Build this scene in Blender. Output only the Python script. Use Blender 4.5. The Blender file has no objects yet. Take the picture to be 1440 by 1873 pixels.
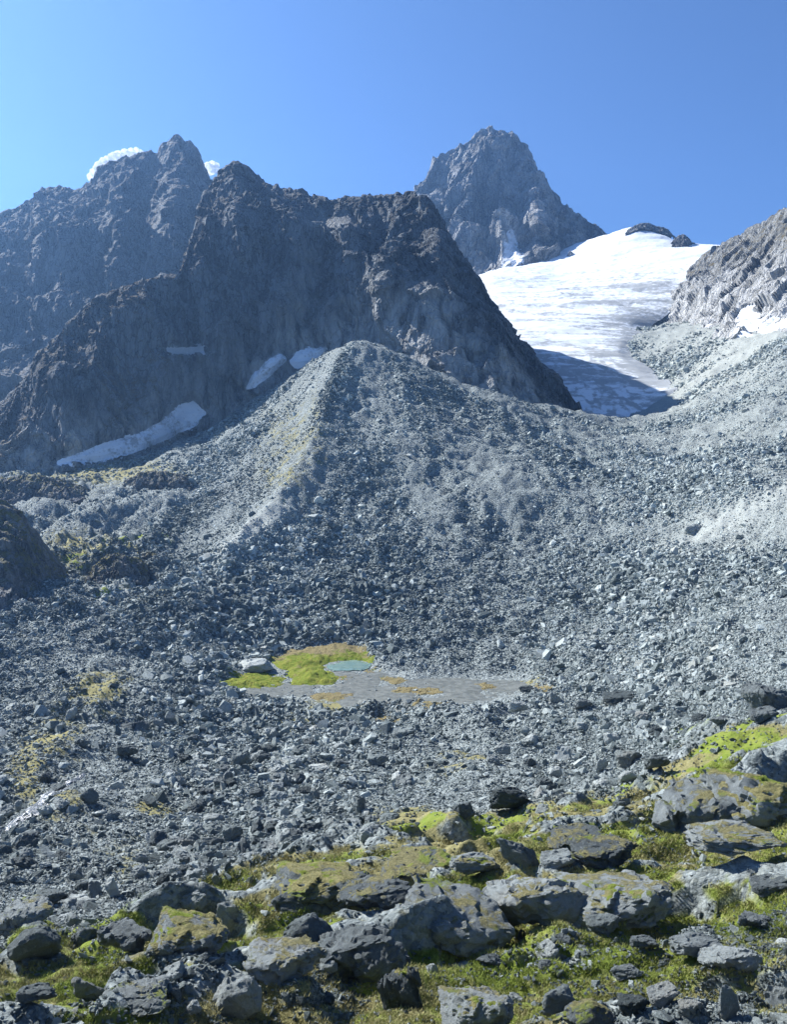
import bpy, bmesh, math, random
import numpy as np
from mathutils import Vector, Matrix, Euler

# ------------------------------------------------------------------ camera, sky, sun, exposure
S = bpy.context.scene
W, H, F = 1440.0, 1873.0, 1622.0          # photograph size and focal length in its pixels
PITCH = math.radians(-3.05)
CP, SP = math.cos(PITCH), math.sin(PITCH)
cd = bpy.data.cameras.new('camera')
cam = bpy.data.objects.new('camera', cd)
S.collection.objects.link(cam)
cd.sensor_fit = 'VERTICAL'
cd.sensor_height = 24.0
cd.lens = F / H * 24.0
cd.clip_start = 0.5
cd.clip_end = 30000
cam.location = (0, 0, 0)
cam.rotation_euler = (math.radians(90) + PITCH, 0, 0)
S.camera = cam

SUN_AZ, SUN_EL = math.radians(-56), math.radians(39)     # azimuth from the view direction (+Y) towards +X
wd = bpy.data.worlds.new('World')
S.world = wd
wd.use_nodes = True
wn = wd.node_tree
wn.nodes.clear()
sky = wn.nodes.new('ShaderNodeTexSky')
sky.sky_type = 'NISHITA'
sky.sun_disc = False
sky.sun_elevation = SUN_EL
sky.sun_rotation = SUN_AZ
sky.altitude = 3500
sky.air_density = 1.0
sky.dust_density = 1.8
sky.ozone_density = 9.0
bg = wn.nodes.new('ShaderNodeBackground')
bg.inputs['Strength'].default_value = 0.077
wo = wn.nodes.new('ShaderNodeOutputWorld')
wn.links.new(sky.outputs[0], bg.inputs[0])
wn.links.new(bg.outputs[0], wo.inputs[0])

sd = bpy.data.lights.new('sun', 'SUN')
sd.energy = 5.0
sd.angle = math.radians(0.5)
sd.color = (1.0, 0.97, 0.93)
sun = bpy.data.objects.new('sun', sd)
S.collection.objects.link(sun)
SUN_DIR = Vector((math.sin(SUN_AZ) * math.cos(SUN_EL), math.cos(SUN_AZ) * math.cos(SUN_EL), math.sin(SUN_EL)))
sun.rotation_euler = SUN_DIR.to_track_quat('Z', 'Y').to_euler()

S.view_settings.view_transform = 'Standard'
S.view_settings.look = 'None'
S.view_settings.exposure = 1.28
S.view_settings.gamma = 1
S.view_settings.use_curve_mapping = False
S.render.engine = 'CYCLES'
S.cycles.max_bounces = 4
S.cycles.diffuse_bounces = 2
S.cycles.glossy_bounces = 2
S.cycles.transmission_bounces = 2
S.cycles.volume_bounces = 0
S.cycles.transparent_max_bounces = 16
S.cycles.use_denoising = True
HAZE_DENSITY = 0.00011

# ------------------------------------------------------------------ projection helpers
def pix(px, py, d):
    """World point seen at photo pixel (px, py) at forward distance d (world Y)."""
    px, py, d = np.asarray(px, float), np.asarray(py, float), np.asarray(d, float)
    a = (px - W / 2) / F
    b = (H / 2 - py) / F
    y = CP - b * SP
    z = SP + b * CP
    return np.stack([a / y * d, d + 0 * a, z / y * d], -1)

def proj(P):
    x, y, z = P[..., 0], P[..., 1], P[..., 2]
    f = np.maximum(y * CP + z * SP, 1e-3)
    u = -y * SP + z * CP
    return W / 2 + x / f * F, H / 2 - u / f * F

# ------------------------------------------------------------------ noise (numpy)
def _h(ix, iy, iz, seed):
    h = (ix.astype(np.uint32) * np.uint32(374761393) + iy.astype(np.uint32) * np.uint32(668265263)
         + iz.astype(np.uint32) * np.uint32(2147483647 - 72) + np.uint32((seed * 974711 + 12345) & 0xffffffff))
    h = (h ^ (h >> np.uint32(13))) * np.uint32(1274126177)
    h = (h ^ (h >> np.uint32(16))) * np.uint32(2246822519)
    h = h ^ (h >> np.uint32(15))
    return (h & np.uint32(0xffffff)).astype(np.float64) / float(0xffffff)

def vnoise(P, seed=0):
    P = np.asarray(P, float)
    I = np.floor(P).astype(np.int64)
    f = P - I
    f = f * f * f * (f * (f * 6 - 15) + 10)
    x, y, z = I[..., 0], I[..., 1], I[..., 2]
    r = 0
    for dx in (0, 1):
        wx = f[..., 0] if dx else 1 - f[..., 0]
        for dy in (0, 1):
            wy = f[..., 1] if dy else 1 - f[..., 1]
            for dz in (0, 1):
                wz = f[..., 2] if dz else 1 - f[..., 2]
                r = r + _h(x + dx, y + dy, z + dz, seed) * wx * wy * wz
    return r * 2 - 1

ROT = np.array([[0.36, 0.48, -0.8], [-0.8, 0.6, 0.0], [0.48, 0.64, 0.6]])

def fbm(P, seed=0, o=5, gain=0.5):
    s, a, t = 0, 1.0, 0
    P = np.asarray(P, float)
    for k in range(o):
        s = s + a * vnoise(P, seed + k)
        t += a
        a *= gain
        P = P @ ROT.T * 2.03
    return s / t

def ridged(P, seed=0, o=5, gain=0.55):
    s, a, t = 0, 1.0, 0
    P = np.asarray(P, float)
    for k in range(o):
        s = s + a * (1 - 2 * np.abs(vnoise(P, seed + k)))
        t += a
        a *= gain
        P = P @ ROT.T * 2.1
    return s / t

def facet(P, seed=0, tilt=1.0):
    """Blocky noise: each cell of a Voronoi pattern is a tilted plane at its own height."""
    P = np.asarray(P, float)
    B = np.floor(P - 0.5).astype(np.int64)
    best = np.full(P.shape[:-1], 1e9)
    val = np.zeros(P.shape[:-1])
    for dx in (0, 1):
        for dy in (0, 1):
            for dz in (0, 1):
                ix, iy, iz = B[..., 0] + dx, B[..., 1] + dy, B[..., 2] + dz
                hx, hy, hz = (_h(ix, iy, iz, seed + k) for k in (1, 2, 3))
                cx, cy, cz = ix + .12 + .76 * hx, iy + .12 + .76 * hy, iz + .12 + .76 * hz
                ex, ey, ez = P[..., 0] - cx, P[..., 1] - cy, P[..., 2] - cz
                d = ex * ex + ey * ey + ez * ez
                g = [_h(ix, iy, iz, seed + k) * 2 - 1 for k in (4, 5, 6)]
                v = (_h(ix, iy, iz, seed + 7) * 2 - 1) * .6 + tilt * (g[0] * ex + g[1] * ey + g[2] * ez)
                m = d < best
                best = np.where(m, d, best)
                val = np.where(m, v, val)
    return val

def softfacet(P, seed=0, tilt=1.0, k=14.0):
    """Blocky noise with steep but continuous steps between the blocks."""
    P = np.asarray(P, float)
    B = np.floor(P - 0.5).astype(np.int64)
    num = np.zeros(P.shape[:-1]); den = np.full(P.shape[:-1], 1e-12)
    for dx in (0, 1):
        for dy in (0, 1):
            for dz in (0, 1):
                ix, iy, iz = B[..., 0] + dx, B[..., 1] + dy, B[..., 2] + dz
                hx, hy, hz = (_h(ix, iy, iz, seed + q) for q in (1, 2, 3))
                ex, ey, ez = P[..., 0] - (ix + .12 + .76 * hx), P[..., 1] - (iy + .12 + .76 * hy), P[..., 2] - (iz + .12 + .76 * hz)
                g = [_h(ix, iy, iz, seed + q) * 2 - 1 for q in (4, 5, 6)]
                v = (_h(ix, iy, iz, seed + 7) * 2 - 1) * .6 + tilt * (g[0] * ex + g[1] * ey + g[2] * ez)
                w = np.exp(-k * (ex * ex + ey * ey + ez * ez))
                num += w * v; den += w
    return num / den

def sstep(a, b, x):
    t = np.clip((x - a) / (b - a), 0, 1)
    return t * t * (3 - 2 * t)

def polydist(px, py, poly):
    """Signed distance in pixels to a polygon, positive inside."""
    poly = np.array(poly, float)
    n = len(poly)
    d = np.full(np.shape(px), 1e9)
    ins = np.zeros(np.shape(px), bool)
    for i in range(n):
        x0, y0 = poly[i]
        x1, y1 = poly[(i + 1) % n]
        ex, ey = x1 - x0, y1 - y0
        t = np.clip(((px - x0) * ex + (py - y0) * ey) / (ex * ex + ey * ey + 1e-9), 0, 1)
        d = np.minimum(d, np.hypot(px - x0 - t * ex, py - y0 - t * ey))
        c = ((y0 > py) != (y1 > py)) & (px < (x1 - x0) * (py - y0) / (y1 - y0 + 1e-12) + x0)
        ins ^= c
    return np.where(ins, d, -d)

def linedist(px, py, line):
    line = np.array(line, float)
    d = np.full(np.shape(px), 1e9)
    for i in range(len(line) - 1):
        x0, y0 = line[i]
        x1, y1 = line[i + 1]
        ex, ey = x1 - x0, y1 - y0
        t = np.clip(((px - x0) * ex + (py - y0) * ey) / (ex * ex + ey * ey + 1e-9), 0, 1)
        d = np.minimum(d, np.hypot(px - x0 - t * ex, py - y0 - t * ey))
    return d

# ------------------------------------------------------------------ objects
def tag(o, label=None, cat=None, group=None, kind=None):
    if label: o['label'] = label
    if cat: o['category'] = cat
    if group: o['group'] = group
    if kind: o['kind'] = kind
    return o

def mesh_obj(name, V, Fc, mat, masks=None, smooth=True, parent=None):
    me = bpy.data.meshes.new(name)
    V = np.ascontiguousarray(V, dtype=np.float32)
    Fc = np.ascontiguousarray(Fc, dtype=np.int32)
    me.vertices.add(len(V))
    me.vertices.foreach_set('co', V.ravel())
    k = Fc.shape[1]
    me.loops.add(Fc.size)
    me.loops.foreach_set('vertex_index', Fc.ravel())
    me.polygons.add(len(Fc))
    me.polygons.foreach_set('loop_start', np.arange(0, Fc.size, k, dtype=np.int32))
    me.polygons.foreach_set('loop_total', np.full(len(Fc), k, dtype=np.int32))
    me.update(calc_edges=True)
    me.validate()
    me.polygons.foreach_set('use_smooth', np.full(len(me.polygons), smooth))
    if masks is not None:
        a = me.attributes.new('mask', 'FLOAT_COLOR', 'POINT')
        a.data.foreach_set('color', np.ascontiguousarray(masks, dtype=np.float32).ravel())
    me.materials.append(mat)
    o = bpy.data.objects.new(name, me)
    S.collection.objects.link(o)
    if parent: o.parent = parent
    return o

def grid_faces(nv, nu):
    i = np.arange(nv * nu).reshape(nv, nu)
    return np.stack([i[:-1, :-1], i[:-1, 1:], i[1:, 1:], i[1:, :-1]], -1).reshape(-1, 4)

def sub_mesh(V, Fc, keep, *arrs):
    Fk = Fc[keep]
    used = np.unique(Fk)
    remap = np.full(len(V), -1)
    remap[used] = np.arange(len(used))
    return (V[used], remap[Fk]) + tuple(a[used] for a in arrs)

# ------------------------------------------------------------------ materials
def new_mat(name):
    m = bpy.data.materials.new(name)
    m.use_nodes = True
    t = m.node_tree
    t.nodes.clear()
    return m, t

class NT:
    def __init__(s, t): s.t = t
    def n(s, typ, **kw):
        nd = s.t.nodes.new(typ)
        for k, v in kw.items(): setattr(nd, k, v)
        return nd
    def l(s, a, b): s.t.links.new(a, b)
    def setin(s, sock, v):
        if hasattr(v, 'links') or isinstance(v, bpy.types.NodeSocket): s.l(v, sock)
        else: sock.default_value = v
    def math(s, op, a, b=0.0, clamp=False):
        nd = s.n('ShaderNodeMath', operation=op, use_clamp=clamp)
        s.setin(nd.inputs[0], a); s.setin(nd.inputs[1], b)
        return nd.outputs[0]
    def mix(s, f, a, b, blend='MIX'):
        nd = s.n('ShaderNodeMix', data_type='RGBA', blend_type=blend)
        s.setin(nd.inputs[0], f)
        s.setin(nd.inputs[6], a if not isinstance(a, tuple) else (*a, 1)); s.setin(nd.inputs[7], b if not isinstance(b, tuple) else (*b, 1))
        return nd.outputs[2]
    def step(s, x, a, b):
        nd = s.n('ShaderNodeMapRange', interpolation_type='SMOOTHSTEP')
        s.setin(nd.inputs['Value'], x)
        nd.inputs['From Min'].default_value = a; nd.inputs['From Max'].default_value = b
        return nd.outputs[0]
    def noise(s, vec, scale, detail=5, rough=.55, dist=0.0):
        nd = s.n('ShaderNodeTexNoise')
        s.l(vec, nd.inputs['Vector'])
        nd.inputs['Scale'].default_value = scale; nd.inputs['Detail'].default_value = detail
        nd.inputs['Roughness'].default_value = rough; nd.inputs['Distortion'].default_value = dist
        return nd.outputs[0]
    def voro(s, vec, scale, feat='F1', out='Distance'):
        nd = s.n('ShaderNodeTexVoronoi', feature=feat)
        s.l(vec, nd.inputs['Vector']); nd.inputs['Scale'].default_value = scale
        return nd.outputs[out]
    def pos(s): return s.n('ShaderNodeNewGeometry').outputs['Position']
    def nrmz(s):
        g = s.n('ShaderNodeNewGeometry'); x = s.n('ShaderNodeSeparateXYZ'); s.l(g.outputs['Normal'], x.inputs[0]); return x.outputs[2]
    def vscale(s, v, sc):
        nd = s.n('ShaderNodeMapping'); s.l(v, nd.inputs[0]); nd.inputs['Scale'].default_value = sc; return nd.outputs[0]
    def mask(s):
        a = s.n('ShaderNodeAttribute', attribute_name='mask'); x = s.n('ShaderNodeSeparateColor'); s.l(a.outputs['Color'], x.inputs[0])
        return x.outputs[0], x.outputs[1], x.outputs[2]
    def finish(s, col, height, dist, rough=.9, spec=.2, strength=1.0, extra=None):
        b = s.n('ShaderNodeBsdfPrincipled')
        s.setin(b.inputs['Base Color'], col); s.setin(b.inputs['Roughness'], rough); s.setin(b.inputs['Specular IOR Level'], spec)
        if height is not None:
            bp = s.n('ShaderNodeBump'); bp.inputs['Distance'].default_value = dist; bp.inputs['Strength'].default_value = strength
            s.setin(bp.inputs['Height'], height); s.l(bp.outputs[0], b.inputs['Normal'])
        o = s.n('ShaderNodeOutputMaterial'); s.l(b.outputs[0], o.inputs[0])
        return b

MOSS, MOSS2 = (0.15, 0.21, 0.028), (0.21, 0.24, 0.05)
DRY, DRY2 = (0.30, 0.275, 0.125), (0.16, 0.155, 0.07)

def cliff_material(name, dark, light, pale, sc, dry_col=(0.13, 0.10, 0.055), bump=1.0, streak=(1, 1, .22)):
    """Bare mountain rock. mask: R green, G brown ledge turf, B pale polished or scree-dusted rock."""
    m, t = new_mat(name); k = NT(t)
    p = k.pos(); R, G, B = k.mask()
    pv = k.vscale(p, streak)
    big = k.noise(pv, sc * .35, 5, .6); fine = k.noise(pv, sc * 3.5, 8, .68); cell = k.voro(pv, sc * 2.2, 'F1', 'Color')
    cb = k.n('ShaderNodeSeparateColor'); k.l(cell, cb.inputs[0])
    f = k.math('ADD', k.math('MULTIPLY', big, .75), k.math('MULTIPLY', fine, .75))
    f = k.math('ADD', f, k.math('MULTIPLY', k.math('SUBTRACT', cb.outputs[0], .5), .26))
    crk = k.voro(k.vscale(p, (1, 1, .3)), sc * 3.2, 'DISTANCE_TO_EDGE')
    f = k.math('SUBTRACT', f, k.math('MULTIPLY', k.math('SUBTRACT', 1.0, k.step(crk, .0, .09)), .22))
    col = k.mix(k.step(f, .54, .90), dark, light)
    pb = k.math('MULTIPLY', B, k.step(k.noise(pv, sc * 1.3, 6, .6), .3, .62))
    col = k.mix(pb, col, pale)
    g = k.math('MULTIPLY', G, k.step(k.noise(p, sc * 1.8, 6, .65), .42, .6))
    g = k.math('MULTIPLY', g, k.step(k.nrmz(), .12, .55))
    col = k.mix(g, col, dry_col)
    crack = k.voro(k.vscale(p, (1, 1, .45)), sc * 2.4, 'DISTANCE_TO_EDGE')
    hgt = k.math('ADD', k.math('MULTIPLY', fine, 1.6), k.math('MULTIPLY', k.math('MINIMUM', crack, .12), 3.0))
    k.finish(col, hgt, bump / sc * .5, .88, .2)
    return m

def ground_material():
    """Mask: R green moss, G brown dry turf, B pale silt or gravel, plus painted sunlight on the right."""
    m, t = new_mat('stony_ground'); k = NT(t)
    p = k.pos(); R, G, B = k.mask()
    n1 = k.noise(p, .11, 6, .6); n2 = k.noise(p, 1.1, 8, .7); n3 = k.noise(p, 6.0, 6, .7); n4 = k.noise(p, .45, 7, .65)
    f = k.math('ADD', k.math('MULTIPLY', n1, .45), k.math('ADD', k.math('MULTIPLY', n2, .5), k.math('MULTIPLY', n3, .4)))
    def cells(sc):
        c = k.n('ShaderNodeSeparateColor'); k.l(k.voro(p, sc, 'F1', 'Color'), c.inputs[0]); return c.outputs[0], k.voro(p, sc, 'F1')
    c1, d1 = cells(1.1); c2, d2 = cells(3.6)
    f = k.math('ADD', f, k.math('MULTIPLY', k.math('SUBTRACT', k.math('ADD', c1, c2), 1.0), .22))
    col = k.mix(k.step(f, .40, .98), (.10, .121, .122), (.33, .37, .36))
    col = k.mix(k.math('MULTIPLY', B, k.step(n2, .25, .5)), col, k.mix(n3, (.27, .29, .275), (.38, .41, .38)))
    brk = k.math('ADD', k.math('MULTIPLY', n4, .6), k.math('MULTIPLY', n2, .4))
    gf = k.step(k.math('ADD', k.math('MULTIPLY', G, .55), k.math('SUBTRACT', brk, .5)), .18, .33)
    turf = k.mix(k.step(k.math('ADD', k.math('MULTIPLY', n3, .6), k.math('MULTIPLY', n2, .4)), .35, .65), DRY2, DRY)
    flat = k.step(k.nrmz(), .5, .78)
    gf = k.math('MULTIPLY', gf, flat)
    col = k.mix(gf, col, turf)
    rf = k.step(k.math('ADD', k.math('MULTIPLY', R, .55), k.math('SUBTRACT', k.noise(p, .3, 7, .6), .5)), .2, .34)
    rf = k.math('MULTIPLY', rf, flat)
    col = k.mix(rf, col, k.mix(k.step(n2, .3, .7), MOSS, MOSS2))
    h = k.math('ADD', k.math('MULTIPLY', n2, .5), k.math('MULTIPLY', n3, .28))
    st = k.math('ADD', k.math('MULTIPLY', k.math('SUBTRACT', k.math('MULTIPLY', c1, .6), d1), .9), k.math('MULTIPLY', k.math('SUBTRACT', k.math('MULTIPLY', c2, .6), d2), .30))
    h = k.math('ADD', h, k.math('MULTIPLY', st, k.math('SUBTRACT', 1.0, k.math('MAXIMUM', k.math('MAXIMUM', gf, rf), k.math('MULTIPLY', B, .7)))))
    k.finish(col, h, .55, .92, .15)
    return m

def boulder_material(name, dark, light, mossy, sc=1.0, per_instance=False):
    m, t = new_mat(name); k = NT(t)
    p = k.pos()
    oi = k.n('ShaderNodeObjectInfo')
    rnd = oi.outputs['Random']
    if per_instance:
        a = k.n('ShaderNodeAttribute', attribute_name='tint', attribute_type='INSTANCER')
        rnd = a.outputs['Fac']
    n1 = k.noise(p, .55 * sc, 6, .6); n2 = k.noise(p, 3.2 * sc, 9, .82); n3 = k.noise(p, 15 * sc, 4, .8)
    f = k.math('ADD', k.math('MULTIPLY', n1, .5), k.math('ADD', k.math('MULTIPLY', n2, .5), k.math('MULTIPLY', k.math('SUBTRACT', rnd, .5), .55)))
    f = k.math('ADD', f, k.math('MULTIPLY', k.math('SUBTRACT', n3, .5), .4))
    col = k.mix(k.step(f, .22, .82), dark, light)
    lich = k.step(k.noise(p, 3.4 * sc, 6, .78), .58, .68)                 # pale lichen spots
    col = k.mix(k.math('MULTIPLY', lich, .5), col, (.36, .38, .36))
    rust = k.step(k.math('ADD', k.math('MULTIPLY', k.noise(p, .25 * sc, 4, .5), .6), k.math('MULTIPLY', rnd, .4)), .66, .78)
    col = k.mix(k.math('MULTIPLY', rust, .4), col, (.22, .19, .14))
    h = k.math('ADD', k.math('MULTIPLY', n2, .9), k.math('MULTIPLY', n3, .35))
    if mossy:
        up = k.nrmz()
        mm = k.math('ADD', k.math('MULTIPLY', up, .5), k.math('MULTIPLY', k.noise(p, .9, 7, .7), 1.0))
        mf = k.step(mm, 1.02 - .16 * mossy, 1.14 - .16 * mossy)
        turf = k.mix(k.step(k.noise(p, 7, 6, .7), .35, .65), DRY2, DRY)
        turf = k.mix(k.step(k.noise(p, .35, 4, .6), .52, .62), turf, k.mix(n2, MOSS, MOSS2))
        col = k.mix(mf, col, turf)
        h = k.math('ADD', h, k.math('MULTIPLY', mf, k.noise(p, 14, 5, .7)))
    k.finish(col, h, .24 / sc, .85, .22)
    return m

M = {}
M['ground'] = ground_material()
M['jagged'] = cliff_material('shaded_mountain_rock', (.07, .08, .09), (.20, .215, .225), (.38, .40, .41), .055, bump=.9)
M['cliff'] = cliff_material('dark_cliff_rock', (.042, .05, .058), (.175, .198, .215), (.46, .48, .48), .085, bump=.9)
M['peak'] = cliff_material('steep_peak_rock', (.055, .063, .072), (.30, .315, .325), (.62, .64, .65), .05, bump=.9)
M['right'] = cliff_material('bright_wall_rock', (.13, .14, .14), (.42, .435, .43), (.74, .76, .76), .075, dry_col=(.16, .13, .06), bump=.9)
M['knoll'] = cliff_material('knoll_rock', (.07, .078, .085), (.22, .235, .24), (.36, .37, .37), .22, dry_col=(.20, .185, .06), bump=.8)
M['rock'] = boulder_material('boulder_rock', (.085, .102, .105), (.33, .365, .355), 0)
M['rock_dark'] = boulder_material('dark_boulder_rock', (.052, .066, .068), (.185, .215, .21), 0)
M['rock_pale'] = boulder_material('pale_boulder_rock', (.24, .265, .255), (.46, .50, .475), 0)
M['rock_moss'] = boulder_material('mossy_boulder_rock', (.075, .09, .094), (.27, .30, .295), .55)
M['rock_moss2'] = boulder_material('turf_topped_rock', (.075, .09, .094), (.27, .30, .295), 1.1)
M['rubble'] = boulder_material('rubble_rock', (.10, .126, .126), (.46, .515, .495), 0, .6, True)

def snow_material(name, base, dirt, sc):
    m, t = new_mat(name); k = NT(t)
    p = k.pos(); R, G, B = k.mask()
    n = k.noise(p, sc, 7, .65); band = k.noise(k.vscale(p, (.15, .5, 1.2)), sc * 2.0, 6, .6)
    col = k.mix(k.step(band, .45, .75), base, tuple(c * q for c, q in zip(base, (.80, .85, .92))))
    d = k.step(k.math('ADD', k.math('MULTIPLY', G, .6), k.math('SUBTRACT', k.noise(p, sc * 4, 8, .72), .5)), .12, .36)
    col = k.mix(d, col, dirt)
    h = k.math('ADD', n, k.math('MULTIPLY', band, .8))
    k.finish(col, h, 1.2, .75, .3)
    return m
M['ice'] = snow_material('glacier_ice', (.68, .72, .755), (.30, .32, .33), .03)
M['snow'] = snow_material('old_snow', (.68, .72, .77), (.33, .34, .35), .12)

def plain(name, col, rough, spec, sc=None, bump=0, var=None):
    m, t = new_mat(name); k = NT(t); p = k.pos()
    c = col
    h = None
    if sc:
        h = k.noise(p, sc, 7, .65)
        c = k.mix(k.step(h, .35, .65), col, var or tuple(x * .7 for x in col))
    k.finish(c if not isinstance(c, tuple) else (*c, 1), h, bump, rough, spec)
    return m
M['silt'] = plain('wet_grey_silt', (.15, .162, .15), .7, .2, .6, .12, (.085, .096, .09))
M['pool'] = plain('turquoise_water', (.12, .20, .185), .18, .4, .6, .01, (.17, .25, .225))
M['meadow'] = None

# ------------------------------------------------------------------ ground heights
CTRL = [
 # below and along the bottom edge
 (-300,2900,6.5),(720,2900,7),(1740,2900,6.5),(0,2300,12),(720,2300,12.5),(1440,2300,11.5),
 (0,1873,25),(400,1873,25),(720,1873,26),(1050,1873,25),(1440,1873,22.5),
 (0,1760,36),(300,1750,36),(720,1745,35),(1100,1745,34),(1440,1745,31),
 (0,1655,53),(300,1650,52),(500,1650,47),(720,1650,44.5),(1000,1650,43),(1440,1650,40),
 (0,1555,77),(300,1560,76),(560,1560,66),(720,1560,57),(1000,1560,53),(1250,1560,51),(1440,1560,47),
 # edge of the mossy bench
 (380,1600,61),(640,1528,69),(760,1494,71),(860,1500,69),(1000,1480,69),(1130,1448,71),(1220,1400,73),(1300,1352,74),(1440,1325,70),
 # debris behind the bench
 (640,1508,84),(760,1474,92),(1000,1455,92),(1130,1425,98),(1250,1372,103),(1440,1298,102),(1440,1250,132),(1440,1180,180),
 (1440,1100,230),(1440,1000,290),(1440,900,360),(1440,800,430),(1440,700,520),(1440,640,620),
 (0,1460,104),(200,1455,108),(400,1455,110),(600,1450,112),(720,1440,115),(900,1440,110),
 (0,1395,132),(300,1400,139),(600,1400,144),(900,1395,142),(1150,1390,126),
 (0,1325,176),(200,1330,182),(400,1330,190),(600,1330,200),(760,1322,206),(850,1312,206),(1100,1325,172),
 # flat valley floor with the meadow and the pond
 (480,1292,225),(600,1305,219),(720,1300,223),(900,1286,231),(450,1240,258),(600,1240,258),(740,1240,258),(950,1250,251),(560,1192,294),(690,1192,294),(640,1210,279),(860,1255,248),
 # left hummocks
 (300,1250,233),(150,1250,222),(0,1250,213),(0,1180,252),(200,1185,265),(350,1180,282),(480,1180,298),
 (0,1110,300),(100,1110,308),(230,1112,318),(60,1000,400),(200,1000,402),(320,985,412),(60,920,482),(200,920,482),(320,905,480),
 (0,878,610),(150,874,605),(300,836,618),(250,866,572),
 # left flank of the moraine
 (450,850,508),(400,900,468),(450,800,552),(500,765,578),(550,712,606),(600,655,624),(360,945,434),(520,852,472),(480,905,442),(420,965,402),
 # trough between the moraine and the cliff
 (480,738,655),(560,676,668),(380,806,640),(640,660,676),(470,722,712),(400,778,690),(330,818,655),(555,680,716),(620,636,712),
 # crest
 (646,616,620),(622,660,590),(608,705,558),(595,750,525),(588,795,494),(566,838,468),(543,880,441),(512,925,416),(478,965,394),(420,1015,364),(340,1072,336),
 # talus face
 (700,660,592),(700,715,556),(700,800,498),(700,900,440),(700,1000,386),(700,1100,336),(700,1170,304),(620,1000,384),(560,1080,345),(620,900,436),(500,1100,335),
 (850,1200,289),(850,1100,336),(850,1000,384),(850,900,436),(850,800,506),(840,740,556),
 (1000,1215,275),(1000,1150,306),(1000,1050,356),(1000,950,410),(1000,850,474),(1000,790,542),
 (1150,1250,217),(1150,1150,276),(1150,1050,336),(1150,950,396),(1150,850,468),(1150,800,540),
 (1300,1250,166),(1300,1150,234),(1300,1050,300),(1300,950,362),(1300,850,432),(1300,780,508),(1300,720,610),(1300,660,760),(1280,600,950),
 # rim
 (700,628,612),(750,652,603),(800,680,590),(900,710,582),(1000,740,592),(1050,758,602),(1100,765,612),(1150,768,617),(1190,768,625),
 # glacier bowl, under the ice
 (1240,728,690),(1205,697,800),(1160,645,930),(1140,610,1060),(1100,790,680),(1000,782,680),(1150,735,760),(900,770,680),(800,740,680),(1000,720,800),(700,700,690),
 # far base under the mountains
 (0,720,1000),(720,640,1100),(1440,560,1000),(-300,760,1400),(720,640,1500),(1740,560,1400),(0,760,2600),(720,760,2600),(1440,760,2600),
]
CTRL = np.array(CTRL, float)
edge = []
for px0, px1 in ((0, -420), (1440, 1860)):
    for c in CTRL[(CTRL[:, 0] == px0)]:
        edge.append((px1, c[1], c[2]))
CTRL = np.vstack([CTRL, np.array(edge)])
CW = pix(CTRL[:, 0], CTRL[:, 1], CTRL[:, 2])
QS = 2.2
CQ = np.stack([QS * CW[:, 0] / CW[:, 1], np.log(CW[:, 1])], 1)
CV = CW[:, 2] / CW[:, 1]
BETA = 1.5
nC = len(CQ)
D_ = np.sqrt(((CQ[:, None] - CQ[None]) ** 2).sum(-1)) ** BETA
A_ = np.zeros((nC + 3, nC + 3))
A_[:nC, :nC] = D_ + np.eye(nC) * -0.004
A_[:nC, nC] = 1; A_[:nC, nC + 1:] = CQ
A_[nC:, :nC] = A_[:nC, nC:].T
SOL = np.linalg.solve(A_, np.concatenate([CV, np.zeros(3)]))

def base_z(X, Y):
    X, Y = np.asarray(X, float), np.asarray(Y, float)
    sh = X.shape
    q = np.stack([QS * X.ravel() / Y.ravel(), np.log(Y.ravel())], 1)
    out = np.empty(len(q))
    for i in range(0, len(q), 20000):
        b = q[i:i + 20000]
        d2 = (b[:, None, 0] - CQ[None, :, 0]) ** 2 + (b[:, None, 1] - CQ[None, :, 1]) ** 2
        out[i:i + 20000] = (d2 ** (BETA / 2)) @ SOL[:nC] + SOL[nC] + b @ SOL[nC + 1:]
    return (out * Y.ravel()).reshape(sh)

BENCH = [(-500,1800),(0,1745),(60,1690),(150,1712),(300,1665),(380,1600),(470,1592),(560,1560),(640,1528),(760,1490),(850,1500),(1000,1478),(1130,1446),(1215,1400),(1262,1345),(1440,1310),(1900,1290),(1900,4000),(-500,4000)]
FLATS = [(402,1250),(470,1222),(520,1195),(600,1182),(650,1188),(690,1225),(760,1240),(850,1240),(960,1242),(990,1262),(900,1285),(800,1300),(740,1312),(640,1300),(600,1290),(450,1272)]
RAVINE = [(-60,1570),(0,1510),(40,1470),(90,1440),(130,1410),(190,1395)]
HUMMOCK = [(-450,880),(60,878),(250,884),(330,900),(330,990),(300,1060),(200,1110),(100,1130),(-450,1150)]
FLANK = [(640,620),(600,740),(560,850),(500,925),(420,1000),(330,1060),(300,1000),(340,930),(420,860),(520,750)]

MOUNDS = [(300,1130,95,32,5),(200,1290,110,38,4.5),(110,1390,80,30,2.6),(420,1310,120,22,3.2),(130,1500,110,34,2.4),(850,1420,150,26,2.4),(1030,1330,110,18,2.4),(560,1395,130,26,2.2),
          (360,1420,110,28,2.0),(1080,1215,90,24,4),(820,1160,120,30,4),(620,1090,90,40,5),(1230,1060,120,40,5),(1330,900,120,40,6),(960,900,110,45,6),(770,820,90,40,6)]
def hills(px, py, Y):
    h = 0
    for (cx, cy, rx, ry, m) in MOUNDS:
        h = h + m * np.exp(-((px - cx) / rx) ** 2 - ((py - cy) / ry) ** 2)
    return h

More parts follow.
